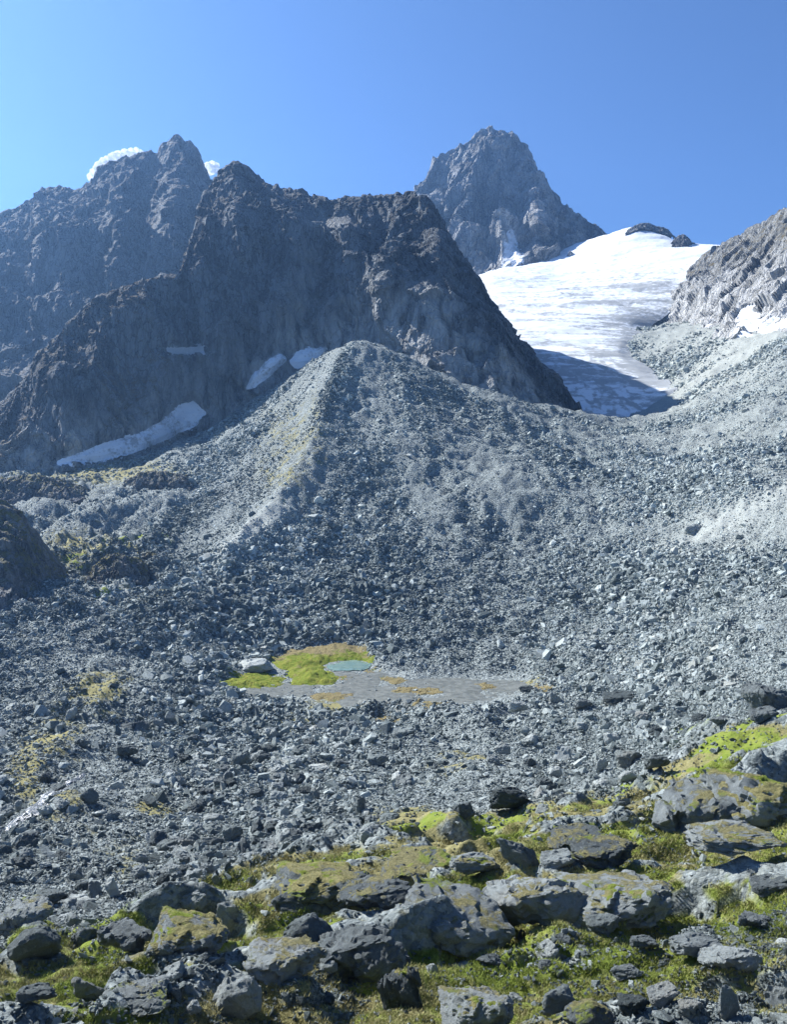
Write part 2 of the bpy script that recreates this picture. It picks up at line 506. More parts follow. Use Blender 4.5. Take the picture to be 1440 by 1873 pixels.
def ground_fields(X, Y):
    """Heights and colour masks of the ground at world X, Y."""
    z0 = base_z(X, Y)
    P = np.stack([X, Y, z0], -1)
    px, py = proj(P)
    bench = sstep(-14, 14, polydist(px, py, BENCH))
    flat = sstep(-12, 6, polydist(px, py, FLATS))
    hum = sstep(-25, 30, polydist(px, py, HUMMOCK))
    flank = sstep(-15, 25, polydist(px, py, FLANK))
    P2 = np.stack([X, Y, 0 * X], -1)
    lod = np.clip(Y / 60, .35, 9)
    # broad hollows, piles and ridges of debris
    a = (1.1 * fbm(P2 / 26, 11, 4) + .8 * ridged(P2 / 12, 21, 3)) * np.clip(Y / 75, .25, 3.0)
    a = a * (1 - .75 * flank) + hum * (7 * ridged(P2 / np.array([42, 30, 1]), 31, 4) + 2.5 * facet(P2 / 11, 37, 1.0))
    gully = ridged(np.stack([X * .83 + Y * .12, Y * .12, 0 * X], -1) / 16, 55, 3)
    a = a + sstep(330, 430, Y) * (1 - hum) * 1.6 * gully * sstep(900, 600, Y)
    # debris bank in front of the flat
    bank = np.exp(-((py - 1322 - 10 * np.sin(px / 60)) / 13) ** 2) * sstep(560, 700, px) * sstep(1000, 880, px)
    a = a + 4.2 * bank
    a = a + hills(px, py, Y)
    crest = np.clip(1 - linedist(px, py, [(646, 616), (622, 660), (608, 705), (595, 750), (588, 795), (566, 838), (543, 880), (512, 925), (478, 965), (420, 1015)]) / 42, 0, 1)
    a = a + crest * 20 * Y / F * sstep(300, 350, Y) * sstep(610, 540, Y)
    # bedrock steps of the mossy bench
    warp = np.stack([fbm(P2 / 5, 61, 3), fbm(P2 / 5, 71, 3), 0 * X], -1) * .8
    st = 1.7 * softfacet((P2 + warp * 2) / np.array([7.5, 5.5, 4]), 81, 1.0) + .62 * softfacet((P2 + warp) / np.array([2.6, 2.0, 2]), 91, 1.0) + .18 * softfacet((P2 + warp) / np.array([.9, .8, 2]), 93, 1.0)
    b = st + .5 * fbm(P2 / 9, 95, 4) + .10 * fbm(P2 / .9, 99, 3)
    det = .45 * fbm(P2 / 3.2, 101, 4) * np.clip(Y / 80, .4, 2.5)
    bare = sstep(.25, 1.0, st + .35 * fbm(P2 / 3, 97, 3))
    dz = bench * b + (1 - bench) * (a + det)
    dz = dz * (1 - flat) + flat * (.12 * fbm(P2 / 6, 111, 3))
    ravine = np.exp(-(linedist(px, py, RAVINE) / 20) ** 2)
    dz = dz - 1.2 * ravine
    z = z0 + dz
    # colour masks
    n = fbm(P2 / 14, 121, 4); n2 = fbm(P2 / 4, 131, 4)
    R = bench * np.clip(.48 + .9 * n2 + .5 * n, 0, 1)
    for (cx, cy, rx, ry, s) in ((1340,1370,110,40,1.1),(1250,1430,120,45,.6),(1060,1765,130,30,1.3),(760,1770,90,40,1.3),(80,1800,130,60,.8),(560,1680,60,30,.8),(1400,1700,80,30,.9),(700,1830,120,40,.9),
                               (230,1690,100,30,.9),(250,1000,70,10,1.0),(150,1040,50,14,.6),(190,1110,50,8,.5),(1000,1660,80,25,-.2)):
        R = R + s * np.exp(-((px - cx) / rx) ** 2 - ((py - cy) / ry) ** 2) * (.75 + .8 * n2)
    G = bench * np.clip(.95 + 1.0 * n - .5 * n2, 0, 1.1)
    for (cx, cy, rx, ry, s) in ((588,790,34,110,.14),(520,905,60,36,.16),(470,955,65,28,.16),(525,800,100,140,.5),(300,1120,70,30,.7),(170,1290,90,50,.8),(90,1370,80,50,.7),(110,1500,70,60,.7),(850,1420,110,30,.6),
                               (640,1290,120,22,.9),(540,1335,80,20,.7),(700,1310,70,12,1.1),(900,1255,50,12,.9),(290,1490,60,22,.9),(180,870,200,40,.8),(150,1020,160,60,.7),(700,1500,120,24,.6),(990,1255,40,16,.7),
                               (1250,1270,60,16,.4),(240,1590,80,60,.45),(40,1430,40,30,.7)):
        G = G + s * np.exp(-((px - cx) / rx) ** 2 - ((py - cy) / ry) ** 2) * (.8 + .5 * n2)
    R = R * (1 - .85 * bare * bench); G = G * (1 - .8 * bare * bench)
    B = .06 * flank + .22 * np.clip(n, 0, 1)
    rill = .6 * np.exp(-(linedist(px, py, [(1040, 1075), (1150, 1035), (1260, 985), (1440, 915)]) / 16) ** 2)
    rill2 = 1.1 * np.exp(-(linedist(px, py, [(190, 1112), (280, 1085), (360, 1050), (450, 1000), (520, 940)]) / 19) ** 2)
    B = B + rill + .9 * rill2 + .12 * flat + .55 * sstep(520, 700, Y) * sstep(1050, 1200, px) + .35 * sstep(1100, 1350, px) * sstep(1150, 1000, py)  # right side paled for gravel and for sunlight painted into the colour
    B = B + .9 * np.exp(-((px - 10) / 18) ** 2 - ((py - 1308) / 8) ** 2)
    return z, px, py, np.stack([np.clip(R, 0, 1.3), np.clip(G, 0, 1.3), np.clip(B, 0, 1), np.ones_like(R)], -1), bench, flat, hum, flank

NU = 620
ug = np.linspace(-.72, .72, NU)
yg = np.concatenate([np.exp(np.linspace(math.log(5.5), math.log(20), 24, endpoint=False)),
                     np.exp(np.linspace(math.log(20), math.log(720), 610, endpoint=False)),
                     np.exp(np.linspace(math.log(720), math.log(1350), 110, endpoint=False)), np.exp(np.linspace(math.log(1350), math.log(2600), 20))])
UG, YG = np.meshgrid(ug, yg)
XG = UG * YG
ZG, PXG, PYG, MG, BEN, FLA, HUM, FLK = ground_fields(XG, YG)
GV = np.stack([XG, YG, ZG], -1)
GF = grid_faces(len(yg), NU)
fpx = PXG.ravel()[GF].mean(1); fpy = PYG.ravel()[GF].mean(1); fY = YG.ravel()[GF].mean(1); fB = BEN.ravel()[GF].mean(1)
# the front of the moraine: a line across the picture where the talus meets the debris
foot_x = np.array([-600, 0, 230, 340, 420, 500, 690, 1000, 1100, 1200, 1300, 1440, 1900], float)
foot_y = np.array([840, 850, 1112, 1075, 1090, 1165, 1205, 1232, 1235, 1230, 1215, 1190, 1150], float)
is_bench = fB > .5
above = (fpy < np.interp(fpx, foot_x, foot_y)) & (fY > 150) & ~is_bench
scree = above & (fpx > 1040 + (fpy - 770) * .25) & (fY > 150)
mor = above & ~scree
deb = ~is_bench & ~above
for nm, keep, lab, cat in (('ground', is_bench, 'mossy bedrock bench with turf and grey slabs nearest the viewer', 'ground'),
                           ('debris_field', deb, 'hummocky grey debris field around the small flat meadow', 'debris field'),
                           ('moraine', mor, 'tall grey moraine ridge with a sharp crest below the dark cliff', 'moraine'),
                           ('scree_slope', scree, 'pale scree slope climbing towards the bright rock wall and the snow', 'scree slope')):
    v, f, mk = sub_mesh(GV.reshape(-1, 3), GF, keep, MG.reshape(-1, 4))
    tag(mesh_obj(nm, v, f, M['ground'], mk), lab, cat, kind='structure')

LY = np.log(yg)
def ground_at(X, Y):
    """Bilinear look-up of the built ground mesh."""
    X, Y = np.asarray(X, float), np.asarray(Y, float)
    fu = np.clip((X / Y - ug[0]) / (ug[1] - ug[0]), 0, NU - 1.001)
    fv = np.clip(np.interp(np.log(Y), LY, np.arange(len(yg))), 0, len(yg) - 1.001)
    iu, iv = fu.astype(int), fv.astype(int)
    a, b = fu - iu, fv - iv
    return (ZG[iv, iu] * (1 - a) * (1 - b) + ZG[iv, iu + 1] * a * (1 - b) + ZG[iv + 1, iu] * (1 - a) * b + ZG[iv + 1, iu + 1] * a * b)

def ground_hit(px, py, ymin=8):
    """First ground point met by the line of sight through a photo pixel."""
    ys = np.exp(np.linspace(math.log(ymin), math.log(1500), 3000))
    p = pix(px, py, ys)
    g = ground_at(p[:, 0], p[:, 1])
    k = np.argmax(p[:, 2] <= g)
    return Vector((p[k, 0], p[k, 1], g[k]))

# ------------------------------------------------------------------ lofted mountains
def resample(row, n, smooth=0):
    r = np.array(row, float)
    s = np.concatenate([[0], np.cumsum(np.hypot(np.diff(r[:, 0]), np.diff(r[:, 1])) + 1e-6)])
    s /= s[-1]
    t = np.linspace(0, 1, n)
    return np.stack([np.interp(t, s, r[:, k]) for k in range(3)], 1)

def loft(rows, vpos, nu, nv, back=None):
    """rows: bottom to ridge, each a list of (px, py, distance); returns world points (nv, nu, 3)."""
    R = [pix(*resample(r, nu).T) for r in rows]
    if back: R.append(R[-1] + np.array(back[0])); R.append(R[-1] + np.array(back[1])); vpos = list(vpos) + [vpos[-1] + back[2], vpos[-1] + 2 * back[2]]
    R = np.array(R); vpos = np.array(vpos, float)
    t = np.linspace(0, vpos[-1], nv)
    out = np.empty((nv, nu, 3))
    for j, tt in enumerate(t):
        i = min(max(np.searchsorted(vpos, tt) - 1, 0), len(vpos) - 2)
        a = (tt - vpos[i]) / (vpos[i + 1] - vpos[i])
        out[j] = R[i] * (1 - a) + R[i + 1] * a
    return out, t

def smooth_grid(P, n):
    for _ in range(n):
        Q = P.copy()
        Q[1:-1] = .25 * P[:-2] + .5 * P[1:-1] + .25 * P[2:]
        P = Q.copy()
        Q[:, 1:-1] = .25 * P[:, :-2] + .5 * P[:, 1:-1] + .25 * P[:, 2:]
        P = Q
    return P

def normals(P):
    du = np.gradient(P, axis=1); dv = np.gradient(P, axis=0)
    n = np.cross(du, dv)
    n /= np.linalg.norm(n, axis=-1, keepdims=True) + 1e-9
    return n

def rock_relief(P, L, amp, seed, flute=.4, lean=0.0, keep=1.0):
    """Displacement for a rock wall: big buttresses, fluted ribs, blocky facets at several sizes."""
    Q = P.copy()
    Q[..., 0] += lean * P[..., 2]
    A = np.array([1, 1, flute])
    w = np.stack([fbm(Q / L, seed, 3), fbm(Q / L, seed + 9, 3), fbm(Q / L, seed + 17, 3)], -1) * L * .3
    d = 1.25 * ridged((Q + w) * A / (L * 1.2), seed + 1, 3, .5) - .15
    d = d + .75 * facet((Q + w) * A / (L * .55), seed + 30, 1.0)
    rib = ridged((Q + w * .5) * np.array([1, 1, .10]) / (L * .34), seed + 80, 3, .5)
    d = d * keep + .30 * rib
    d = d + .30 * facet((Q + w * .6) * np.array([1, 1, flute * .6]) / (L * .24), seed + 40, 1.1)
    d = d + .11 * facet((Q + w * .3) * np.array([1, 1, flute * .6]) / (L * .11), seed + 50, 1.2)
    d = d + .035 * facet((Q + w * .2) * np.array([1, 1, .5]) / (L * .05), seed + 60, 1.2)
    return d * amp

CALM = [[(108,846),(150,830),(205,810),(255,796),(300,772),(330,744),(352,740),(372,756),(352,778),(306,800),(250,822),(190,840)],
        [(452,712),(462,690),(488,664),(512,650),(520,658),(490,685),(466,705)], [(534,662),(545,646),(566,640),(590,640),(580,656),(556,670),(540,670)],
        [(556,398),(590,402),(640,404),(650,412),(600,416),(566,408)], [(308,642),(345,640),(370,636),(368,643),(320,646)]]
def build_mass(name, rows, vpos, nu, nv, back, L, amp, seed, mat, label, cat, maskfn, smooth=6, flute=.4, lean=0.0, spikes=0.0):
    P, t = loft(rows, vpos, nu, nv, back)
    P = smooth_grid(P, smooth)
    n = normals(P)
    flip = np.sign((n * np.array([0, -1, .6])).sum(-1).mean())
    n = n * flip
    keep = (1 - .72 * np.exp(-((t - vpos[-1]) / .16) ** 2))[:, None]
    d = rock_relief(P, L, amp, seed, flute, lean, keep)
    if name == 'dark_cliff':                    # hollows that hold the old snow are smoother than the rock around them
        qx, qy = proj(P)
        for poly in CALM: d = d * (1 - .9 * sstep(-16, 0, polydist(qx, qy, poly)))
    dirn = n * .75 + np.array([0, -.15, .25])
    V = P + dirn * d[..., None]
    if spikes:
        ridge = np.exp(-((t - vpos[-1]) / .12) ** 2)[:, None]
        V[..., 2] += ridge * spikes * np.clip(ridged(P * np.array([1, .2, .1]) / (L * .35), seed + 70, 4), -.6, 1) - ridge * spikes * .25
    px, py = proj(V)
    mk = maskfn(V, px, py, np.broadcast_to(t[:, None], px.shape), d / amp)
    F4 = grid_faces(nv, nu)
    if flip < 0: F4 = F4[:, ::-1]
    o = mesh_obj(name, V.reshape(-1, 3), F4, mat, mk.reshape(-1, 4), smooth=False)
    tag(o, label, cat, kind='structure')
    return P, n, t, V

def mk4(r, g, b):
    return np.stack([np.clip(r, 0, 1), np.clip(g, 0, 1), np.clip(b, 0, 1), np.ones_like(r)], -1)

# the distant jagged mountain behind the cliff
jag_sky = [(-400,560,1250),(-100,432,1260),(0,388,1270),(60,366,1270),(100,338,1275),(118,348,1275),(150,344,1280),(168,322,1285),(200,297,1290),(255,277,1290),(288,268,1290),(300,258,1290),(314,251,1290),(332,252,1290),(350,262,1290),(366,282,1290),(382,320,1280),(420,350,1280),(520,420,1280),(640,470,1280)]
jag_mid = [(-400,640,1130),(0,505,1085),(60,470,1140),(110,450,1095),(170,432,1150),(220,412,1105),(270,400,1165),(320,390,1115),(360,405,1170),(400,430,1140),(520,500,1150),(640,540,1150)]
jag_low = [(-400,720,1010),(0,640,1000),(150,600,1010),(300,560,1030),(400,560,1050),(640,640,1050)]
jag_foot = [(-400,800,900),(0,760,920),(150,740,930),(300,720,950),(400,720,960),(640,740,980)]
def jag_mask(V, px, py, t, d):
    n = fbm(V / 60, 5, 4)
    return mk4(0 * n, .55 * sstep(.3, .0, t) + .25 + .4 * n, sstep(560, 760, py) * .8 + .35 * np.exp(-((px - 60) / 60) ** 2 - ((py - 470) / 50) ** 2) + .25 * n)
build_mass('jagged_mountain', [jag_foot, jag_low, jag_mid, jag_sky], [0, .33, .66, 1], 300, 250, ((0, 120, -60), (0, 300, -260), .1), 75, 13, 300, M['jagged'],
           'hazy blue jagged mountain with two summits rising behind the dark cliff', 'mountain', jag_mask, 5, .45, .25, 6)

# the dark cliff in the middle
cl_sky = [(-70,815,690),(10,740,690),(60,672,690),(92,632,695),(130,592,700),(170,549,705),(240,522,712),(326,498,722),(350,440,760),(368,380,795),(380,345,815),(402,312,830),(430,297,835),(450,317,835),(472,339,832),(500,346,830),(560,362,822),(620,370,810),(660,362,800),(700,356,792),(750,355,782),(776,368,772),(800,398,762),(830,440,750),(856,480,738),(880,530,722),(910,580,706),(940,614,694),(990,668,682),(1040,712,672),(1075,765,668)]
cl_up = [(-70,822,660),(40,760,662),(110,690,664),(180,630,684),(250,595,690),(310,560,722),(370,480,732),(400,440,768),(440,410,760),(490,408,790),(540,412,762),(590,425,788),(640,428,752),(690,430,762),(730,430,738),(770,435,748),(800,470,722),(830,515,722),(870,570,698),(930,640,682),(1000,705,672),(1072,770,664)]
cl_mid = [(-70,828,642),(50,800,642),(150,735,648),(230,700,678),(290,675,680),(350,640,712),(410,605,704),(460,580,732),(510,560,716),(560,548,738),(610,540,716),(660,534,718),(700,530,696),(750,535,696),(800,560,678),(840,600,674),(900,650,664),(960,695,660),(1068,775,660)]
cl_foot = [(-70,850,628),(60,885,620),(120,880,622),(250,852,650),(330,828,688),(400,798,702),(470,735,708),(560,695,716),(640,680,706),(720,700,660),(800,720,628),(900,745,620),(960,765,622),(1060,800,640)]
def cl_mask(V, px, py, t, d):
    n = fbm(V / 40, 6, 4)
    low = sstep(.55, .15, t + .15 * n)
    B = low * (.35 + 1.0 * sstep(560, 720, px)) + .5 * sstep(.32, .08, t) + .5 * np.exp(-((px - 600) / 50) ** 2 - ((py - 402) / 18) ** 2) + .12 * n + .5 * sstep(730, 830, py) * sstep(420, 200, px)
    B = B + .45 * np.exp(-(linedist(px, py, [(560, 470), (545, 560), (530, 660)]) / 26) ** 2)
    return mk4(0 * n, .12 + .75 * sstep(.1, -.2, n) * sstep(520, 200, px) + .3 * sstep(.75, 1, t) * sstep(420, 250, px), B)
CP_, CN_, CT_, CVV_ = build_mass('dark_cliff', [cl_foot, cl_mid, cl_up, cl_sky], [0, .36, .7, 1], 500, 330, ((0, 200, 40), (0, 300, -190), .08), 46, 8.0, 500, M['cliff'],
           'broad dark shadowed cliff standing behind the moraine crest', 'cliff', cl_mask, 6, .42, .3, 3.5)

# the pyramid peak
pk_sky = [(640,470,1900),(700,410,1890),(758,356,1870),(772,332,1868),(786,322,1866),(800,292,1864),(818,274,1862),(832,268,1862),(856,262,1860),(872,240,1858),(888,229,1856),(902,223,1856),(922,238,1856),(950,262,1856),(968,282,1856),(980,316,1856),(996,342,1855),(1020,366,1850),(1044,387,1845),(1080,405,1835),(1112,424,1825),(1150,450,1815),(1200,500,1800)]
pk_mid = [(640,520,1780),(740,460,1770),(780,430,1735),(820,415,1785),(860,400,1725),(890,395,1765),(918,388,1695),(945,388,1775),(985,405,1700),(1015,420,1750),(1050,440,1705),(1080,450,1755),(1110,458,1725),(1150,480,1750),(1200,520,1750)]
pk_foot = [(640,600,1600),(760,585,1590),(850,560,1590),(920,510,1610),(965,505,1600),(1000,512,1590),(1050,500,1590),(1095,488,1600),(1140,490,1630),(1200,540,1640)]
def pk_mask(V, px, py, t, d):
    n = fbm(V / 70, 8, 4)
    chute = np.exp(-(linedist(px, py, [(935, 400), (930, 440), (938, 490)]) / 16) ** 2)
    B = .34 + .8 * n + chute + .45 * sstep(430, 520, py) * sstep(1000, 860, px) + .4 * np.exp(-((px - 1020) / 30) ** 2 - ((py - 480) / 22) ** 2)
    return mk4(0 * n, .15 + 0 * n, B)
KP_, KN_, KT_, KV_ = build_mass('pyramid_peak', [pk_foot, pk_mid, pk_sky], [0, .5, 1], 290, 230, ((0, 150, -90), (0, 300, -320), .1), 105, 19, 700, M['peak'],
           'steep grey pyramid shaped peak standing behind the white glacier', 'peak', pk_mask, 4, .38, -.15, 12)

# the bright rock wall at the right
rw_sky = [(1262,500,1290),(1292,470,1280),(1320,452,1240),(1345,434,1190),(1380,414,1110),(1410,399,1050),(1440,382,990),(1500,345,920),(1600,310,860),(1760,290,800)]
rw_mid = [(1235,545,1190),(1290,530,1090),(1340,510,1010),(1390,505,940),(1440,495,880),(1550,470,800),(1760,450,740)]
rw_foot = [(1205,600,1110),(1250,622,1010),(1290,640,900),(1350,655,800),(1440,672,690),(1550,680,620),(1760,690,560)]
def rw_mask(V, px, py, t, d):
    n = fbm(V / 45, 9, 4)
    B = sstep(.75, .25, t + .2 * n) * .95 + .2 * n
    return mk4(0 * n, .2 + .8 * sstep(.45, .75, t) + .4 * n, B)
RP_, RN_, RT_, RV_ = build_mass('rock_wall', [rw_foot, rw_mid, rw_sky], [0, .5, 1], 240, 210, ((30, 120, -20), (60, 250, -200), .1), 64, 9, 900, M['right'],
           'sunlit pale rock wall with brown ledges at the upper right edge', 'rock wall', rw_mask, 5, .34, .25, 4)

# ------------------------------------------------------------------ the glacier
gl = [
 [(985,800,640),(1040,800,650),(1110,800,655),(1170,800,660),(1210,795,668),(1245,780,676)],
 [(1010,745,690),(1060,745,700),(1110,742,705),(1160,735,712),(1205,725,718),(1240,712,725)],
 [(985,690,800),(1045,695,790),(1090,697,785),(1130,696,785),(1185,694,790),(1215,692,800)],
 [(930,650,920),(1000,650,900),(1060,650,900),(1100,648,905),(1130,645,915),(1155,648,930)],
 [(850,590,1100),(960,592,1070),(1040,598,1040),(1090,600,1040),(1140,598,1060),(1190,596,1090)],
 [(800,560,1300),(920,530,1320),(1030,540,1250),(1130,545,1200),(1210,540,1200),(1270,540,1190)],
 [(780,560,1420),(900,505,1440),(1010,510,1410),(1120,495,1390),(1220,490,1340),(1330,482,1290)],
 [(780,540,1540),(920,490,1540),(1040,480,1540),(1120,452,1500),(1220,460,1420),(1345,460,1330)],
 [(780,520,1750),(980,470,1720),(1090,432,1640),(1172,411,1580),(1240,440,1520),(1370,452,1400)],
]
GP, gt = loft(gl, [0, .12, .26, .38, .54, .68, .8, .9, 1.0], 260, 330, ((0, 150, -40), (0, 300, -200), .06))
GP = smooth_grid(GP, 9)
gpx, gpy = proj(GP)
gn = fbm(GP / np.array([60, 25, 40]), 41, 4)
crev = ridged(np.stack([GP[..., 0] * .25, GP[..., 1] + .25 * GP[..., 0], 0 * gn], -1) / 13, 43, 3)
GP[..., 2] += 3.2 * gn + 1.6 * crev * sstep(620, 540, gpy) + 3 * fbm(GP / 90, 47, 3)
bands = sstep(.15, .6, ridged(np.stack([GP[..., 0] * .10 + GP[..., 1] * .05, GP[..., 2] * .9 + .02 * GP[..., 0], 0 * gn], -1) / 7, 49, 4))
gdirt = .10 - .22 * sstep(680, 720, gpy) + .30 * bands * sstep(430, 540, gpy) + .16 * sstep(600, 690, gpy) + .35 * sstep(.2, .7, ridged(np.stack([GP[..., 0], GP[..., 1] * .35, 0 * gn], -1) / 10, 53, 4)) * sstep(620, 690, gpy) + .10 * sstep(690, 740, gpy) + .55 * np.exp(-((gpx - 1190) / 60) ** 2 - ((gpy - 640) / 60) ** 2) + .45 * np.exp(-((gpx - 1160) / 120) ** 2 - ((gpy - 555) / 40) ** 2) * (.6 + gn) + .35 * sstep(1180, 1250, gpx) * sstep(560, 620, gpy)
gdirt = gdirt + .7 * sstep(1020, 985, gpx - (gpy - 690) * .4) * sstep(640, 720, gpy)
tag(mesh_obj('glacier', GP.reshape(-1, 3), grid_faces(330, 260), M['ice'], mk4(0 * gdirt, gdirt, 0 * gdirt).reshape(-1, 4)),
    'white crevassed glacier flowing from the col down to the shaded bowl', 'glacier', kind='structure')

# ------------------------------------------------------------------ boulders
def hull_bm(rng, n, dims, power=1.0):
    bm = bmesh.new()
    for _ in range(n):
        v = Vector((rng.gauss(0, 1), rng.gauss(0, 1), rng.gauss(0, 1))).normalized()
        m = max(abs(c) for c in v)
        v = v / (m ** power)                                # pushed towards a box: angular blocks
        v = v * rng.uniform(.8, 1.0)
        bm.verts.new((v.x * dims[0], v.y * dims[1], v.z * dims[2]))
    r = bmesh.ops.convex_hull(bm, input=bm.verts)
    dead = [g for g in set(r['geom_interior']) | set(r['geom_unused']) if isinstance(g, bmesh.types.BMVert)]
    if dead: bmesh.ops.delete(bm, geom=dead, context='VERTS')
    return bm

def rock_mesh(name, seed, dims=(1, 1, 1), n=14, cuts=0, rough=.05, power=.6, bevel=.05, mat=None, angle=38):
    rng = random.Random(seed)
    bm = hull_bm(rng, n, dims, power)
    if bevel:
        bmesh.ops.dissolve_limit(bm, angle_limit=math.radians(12), verts=bm.verts, edges=bm.edges)
        bmesh.ops.bevel(bm, geom=list(bm.edges), offset=bevel, segments=1, affect='EDGES', clamp_overlap=True)
        bmesh.ops.triangulate(bm, faces=bm.faces)
    if cuts:
        for _ in range(cuts):
            el = sorted(bm.edges, key=lambda e: -e.calc_length())
            lim = (.30, .17, .10, .06)[_]
            bmesh.ops.subdivide_edges(bm, edges=[e for e in bm.edges if e.calc_length() > lim], cuts=1)
            bmesh.ops.triangulate(bm, faces=[f for f in bm.faces if len(f.verts) > 3])
    me = bpy.data.meshes.new(name)
    bm.to_mesh(me); bm.free()
    if cuts:
        co = np.empty(len(me.vertices) * 3); me.vertices.foreach_get('co', co); co = co.reshape(-1, 3)
        nn = np.empty(len(me.vertices) * 3); me.vertices.foreach_get('normal', nn); nn = nn.reshape(-1, 3)
        o = seed * 7.3
        d = rough * (1.1 * facet(co * 2.1 + o, seed, 1.1) + .5 * facet(co * 5 + o, seed + 3, 1.1) + .8 * fbm(co * 1.6 + o, seed + 5, 3) + .35 * fbm(co * 9 + o, seed + 8, 3)
                     + .55 * fbm(co * np.array([1.1, 1.1, 8.0]) + .4 * co[:, :1] + o, seed + 11, 3) + .20 * facet(co * 12 + o, seed + 15, 1.2))
        co = co + nn * d[:, None]
        me.vertices.foreach_set('co', co.ravel())
    me.polygons.foreach_set('use_smooth', np.full(len(me.polygons), bool(cuts)))
    if cuts: me.set_sharp_from_angle(angle=math.radians(angle))
    if mat: me.materials.append(mat)
    me.update()
    return me

# kinds: (mesh seed, dims, points, power)
SHAPES = {
 'block':  [(101, (1, .9, .85), 13, .75), (102, (1, 1, .9), 12, .8), (103, (.9, 1, 1), 14, .7)],
 'slab':   [(111, (1, .9, .42), 14, .7), (112, (1, .7, .36), 12, .75), (113, (.95, 1, .48), 15, .65)],
 'wedge':  [(121, (1, .9, .95), 8, .7), (122, (1, .9, 1), 9, .6), (123, (1, .8, .9), 8, .8)],
 'round':  [(131, (1, .95, .85), 26, .25), (132, (1, .9, .8), 30, .2), (133, (.9, 1, .9), 24, .3)],
 'tall':   [(141, (.7, .7, 1), 11, .7), (142, (.65, .8, 1), 12, .7)],
 'ledge':  [(151, (1, .8, .6), 18, .8), (152, (1, .85, .55), 20, .75), (153, (1, .9, .7), 16, .8)],
}
MESH = {}
def shape_mesh(kind, k, mat):
    key = (kind, k, mat)
    if key not in MESH:
        if (kind, k) not in MESH:
            s, dims, n, pw = SHAPES[kind][k]
            MESH[(kind, k)] = rock_mesh('boulder', s, dims, n, 4 if kind in ('ledge', 'slab', 'block') else 3, .075 if kind != 'round' else .055, pw, .05)
        me = MESH[(kind, k)].copy()
        me.materials.append(M[mat])
        MESH[key] = me
    return MESH[key]

def put_rock(name, kind, k, mat, loc, size, rot, label, cat, group=None):
    me = shape_mesh(kind, k, mat)
    co = np.array([v.co for v in me.vertices]) if 'ext' not in me else None
    if co is not None: me['ext'] = [float(x) for x in (co.max(0) - co.min(0))]
    e = me['ext']
    o = bpy.data.objects.new(name, me)
    S.collection.objects.link(o)
    o.location = loc
    o.rotation_euler = rot
    o.scale = (size[0] / e[0], size[1] / e[1], size[2] / e[2])
    tag(o, label, cat, group)
    return o

# individually placed rocks: (kind, variant, material, px, py of its foot, width px, height px, depth factor, sink, turn deg, tilt deg, name, label)
def turf_material():
    m, t = new_mat('turf'); k = NT(t); p = k.pos()
    n1 = k.noise(p, .5, 6, .65); n2 = k.noise(p, 5.0, 7, .72)
    turf = k.mix(k.step(n2, .35, .65), DRY2, DRY)
    col = k.mix(k.step(n1, .50, .60), turf, k.mix(k.step(n2, .3, .7), MOSS, MOSS2))
    k.finish(col, k.math('ADD', n2, k.math('MULTIPLY', n1, .5)), .35, .95, .1)
    return m
M['turf'] = turf_material()
CAPS = {}
def turf_cap(parent, kind, k, amount):
    """Turf growing on the upward faces of an outcrop: a thin mat of its own, tucked in at its rim."""
    key = (kind, k, amount)
    if key not in CAPS:
        src = MESH[(kind, k)]
        nv = len(src.vertices)
        co = np.empty(nv * 3); src.vertices.foreach_get('co', co); co = co.reshape(-1, 3)
        nn = np.empty(nv * 3); src.vertices.foreach_get('normal', nn); nn = nn.reshape(-1, 3)
        tri = np.array([list(p.vertices) for p in src.polygons])
        sc = nn[:, 2] * .9 + 1.1 * fbm(co * 1.7 + 31 * k, 1800, 4) + .35 * fbm(co * 7, 1810, 3)
        keep = (sc[tri] > amount).all(1)
        if keep.sum() < 8: CAPS[key] = None
        else:
            used = np.zeros(nv, bool); used[tri[keep]] = True
            rim = np.zeros(nv, bool); rim[tri[~keep]] = True
            h = np.where(rim, -.02, .035 + .02 * fbm(co * 6, 1820, 3))
            v, f = sub_mesh(co + np.array([0, 0, 1.0]) * h[:, None], tri, keep)
            lab = np.arange(len(v))                      # one part for each separate mat of turf
            for _ in range(400):
                m = lab[f].min(1); new = lab.copy(); np.minimum.at(new, f.ravel(), np.repeat(m, 3))
                if (new == lab).all(): break
                lab = new
            CAPS[key] = []
            for q in np.unique(lab):
                fk = f[lab[f[:, 0]] == q]
                if len(fk) < 14: continue
                vv, ff = sub_mesh(v, f, lab[f[:, 0]] == q)
                me = bpy.data.meshes.new('turf_cap'); me.from_pydata(vv.tolist(), [], ff.tolist())
                me.polygons.foreach_set('use_smooth', np.ones(len(me.polygons), bool)); me.materials.append(M['turf'])
                CAPS[key].append(me)
    for me in CAPS[key] or []:
        o = bpy.data.objects.new('turf_cap', me); S.collection.objects.link(o); o.parent = parent

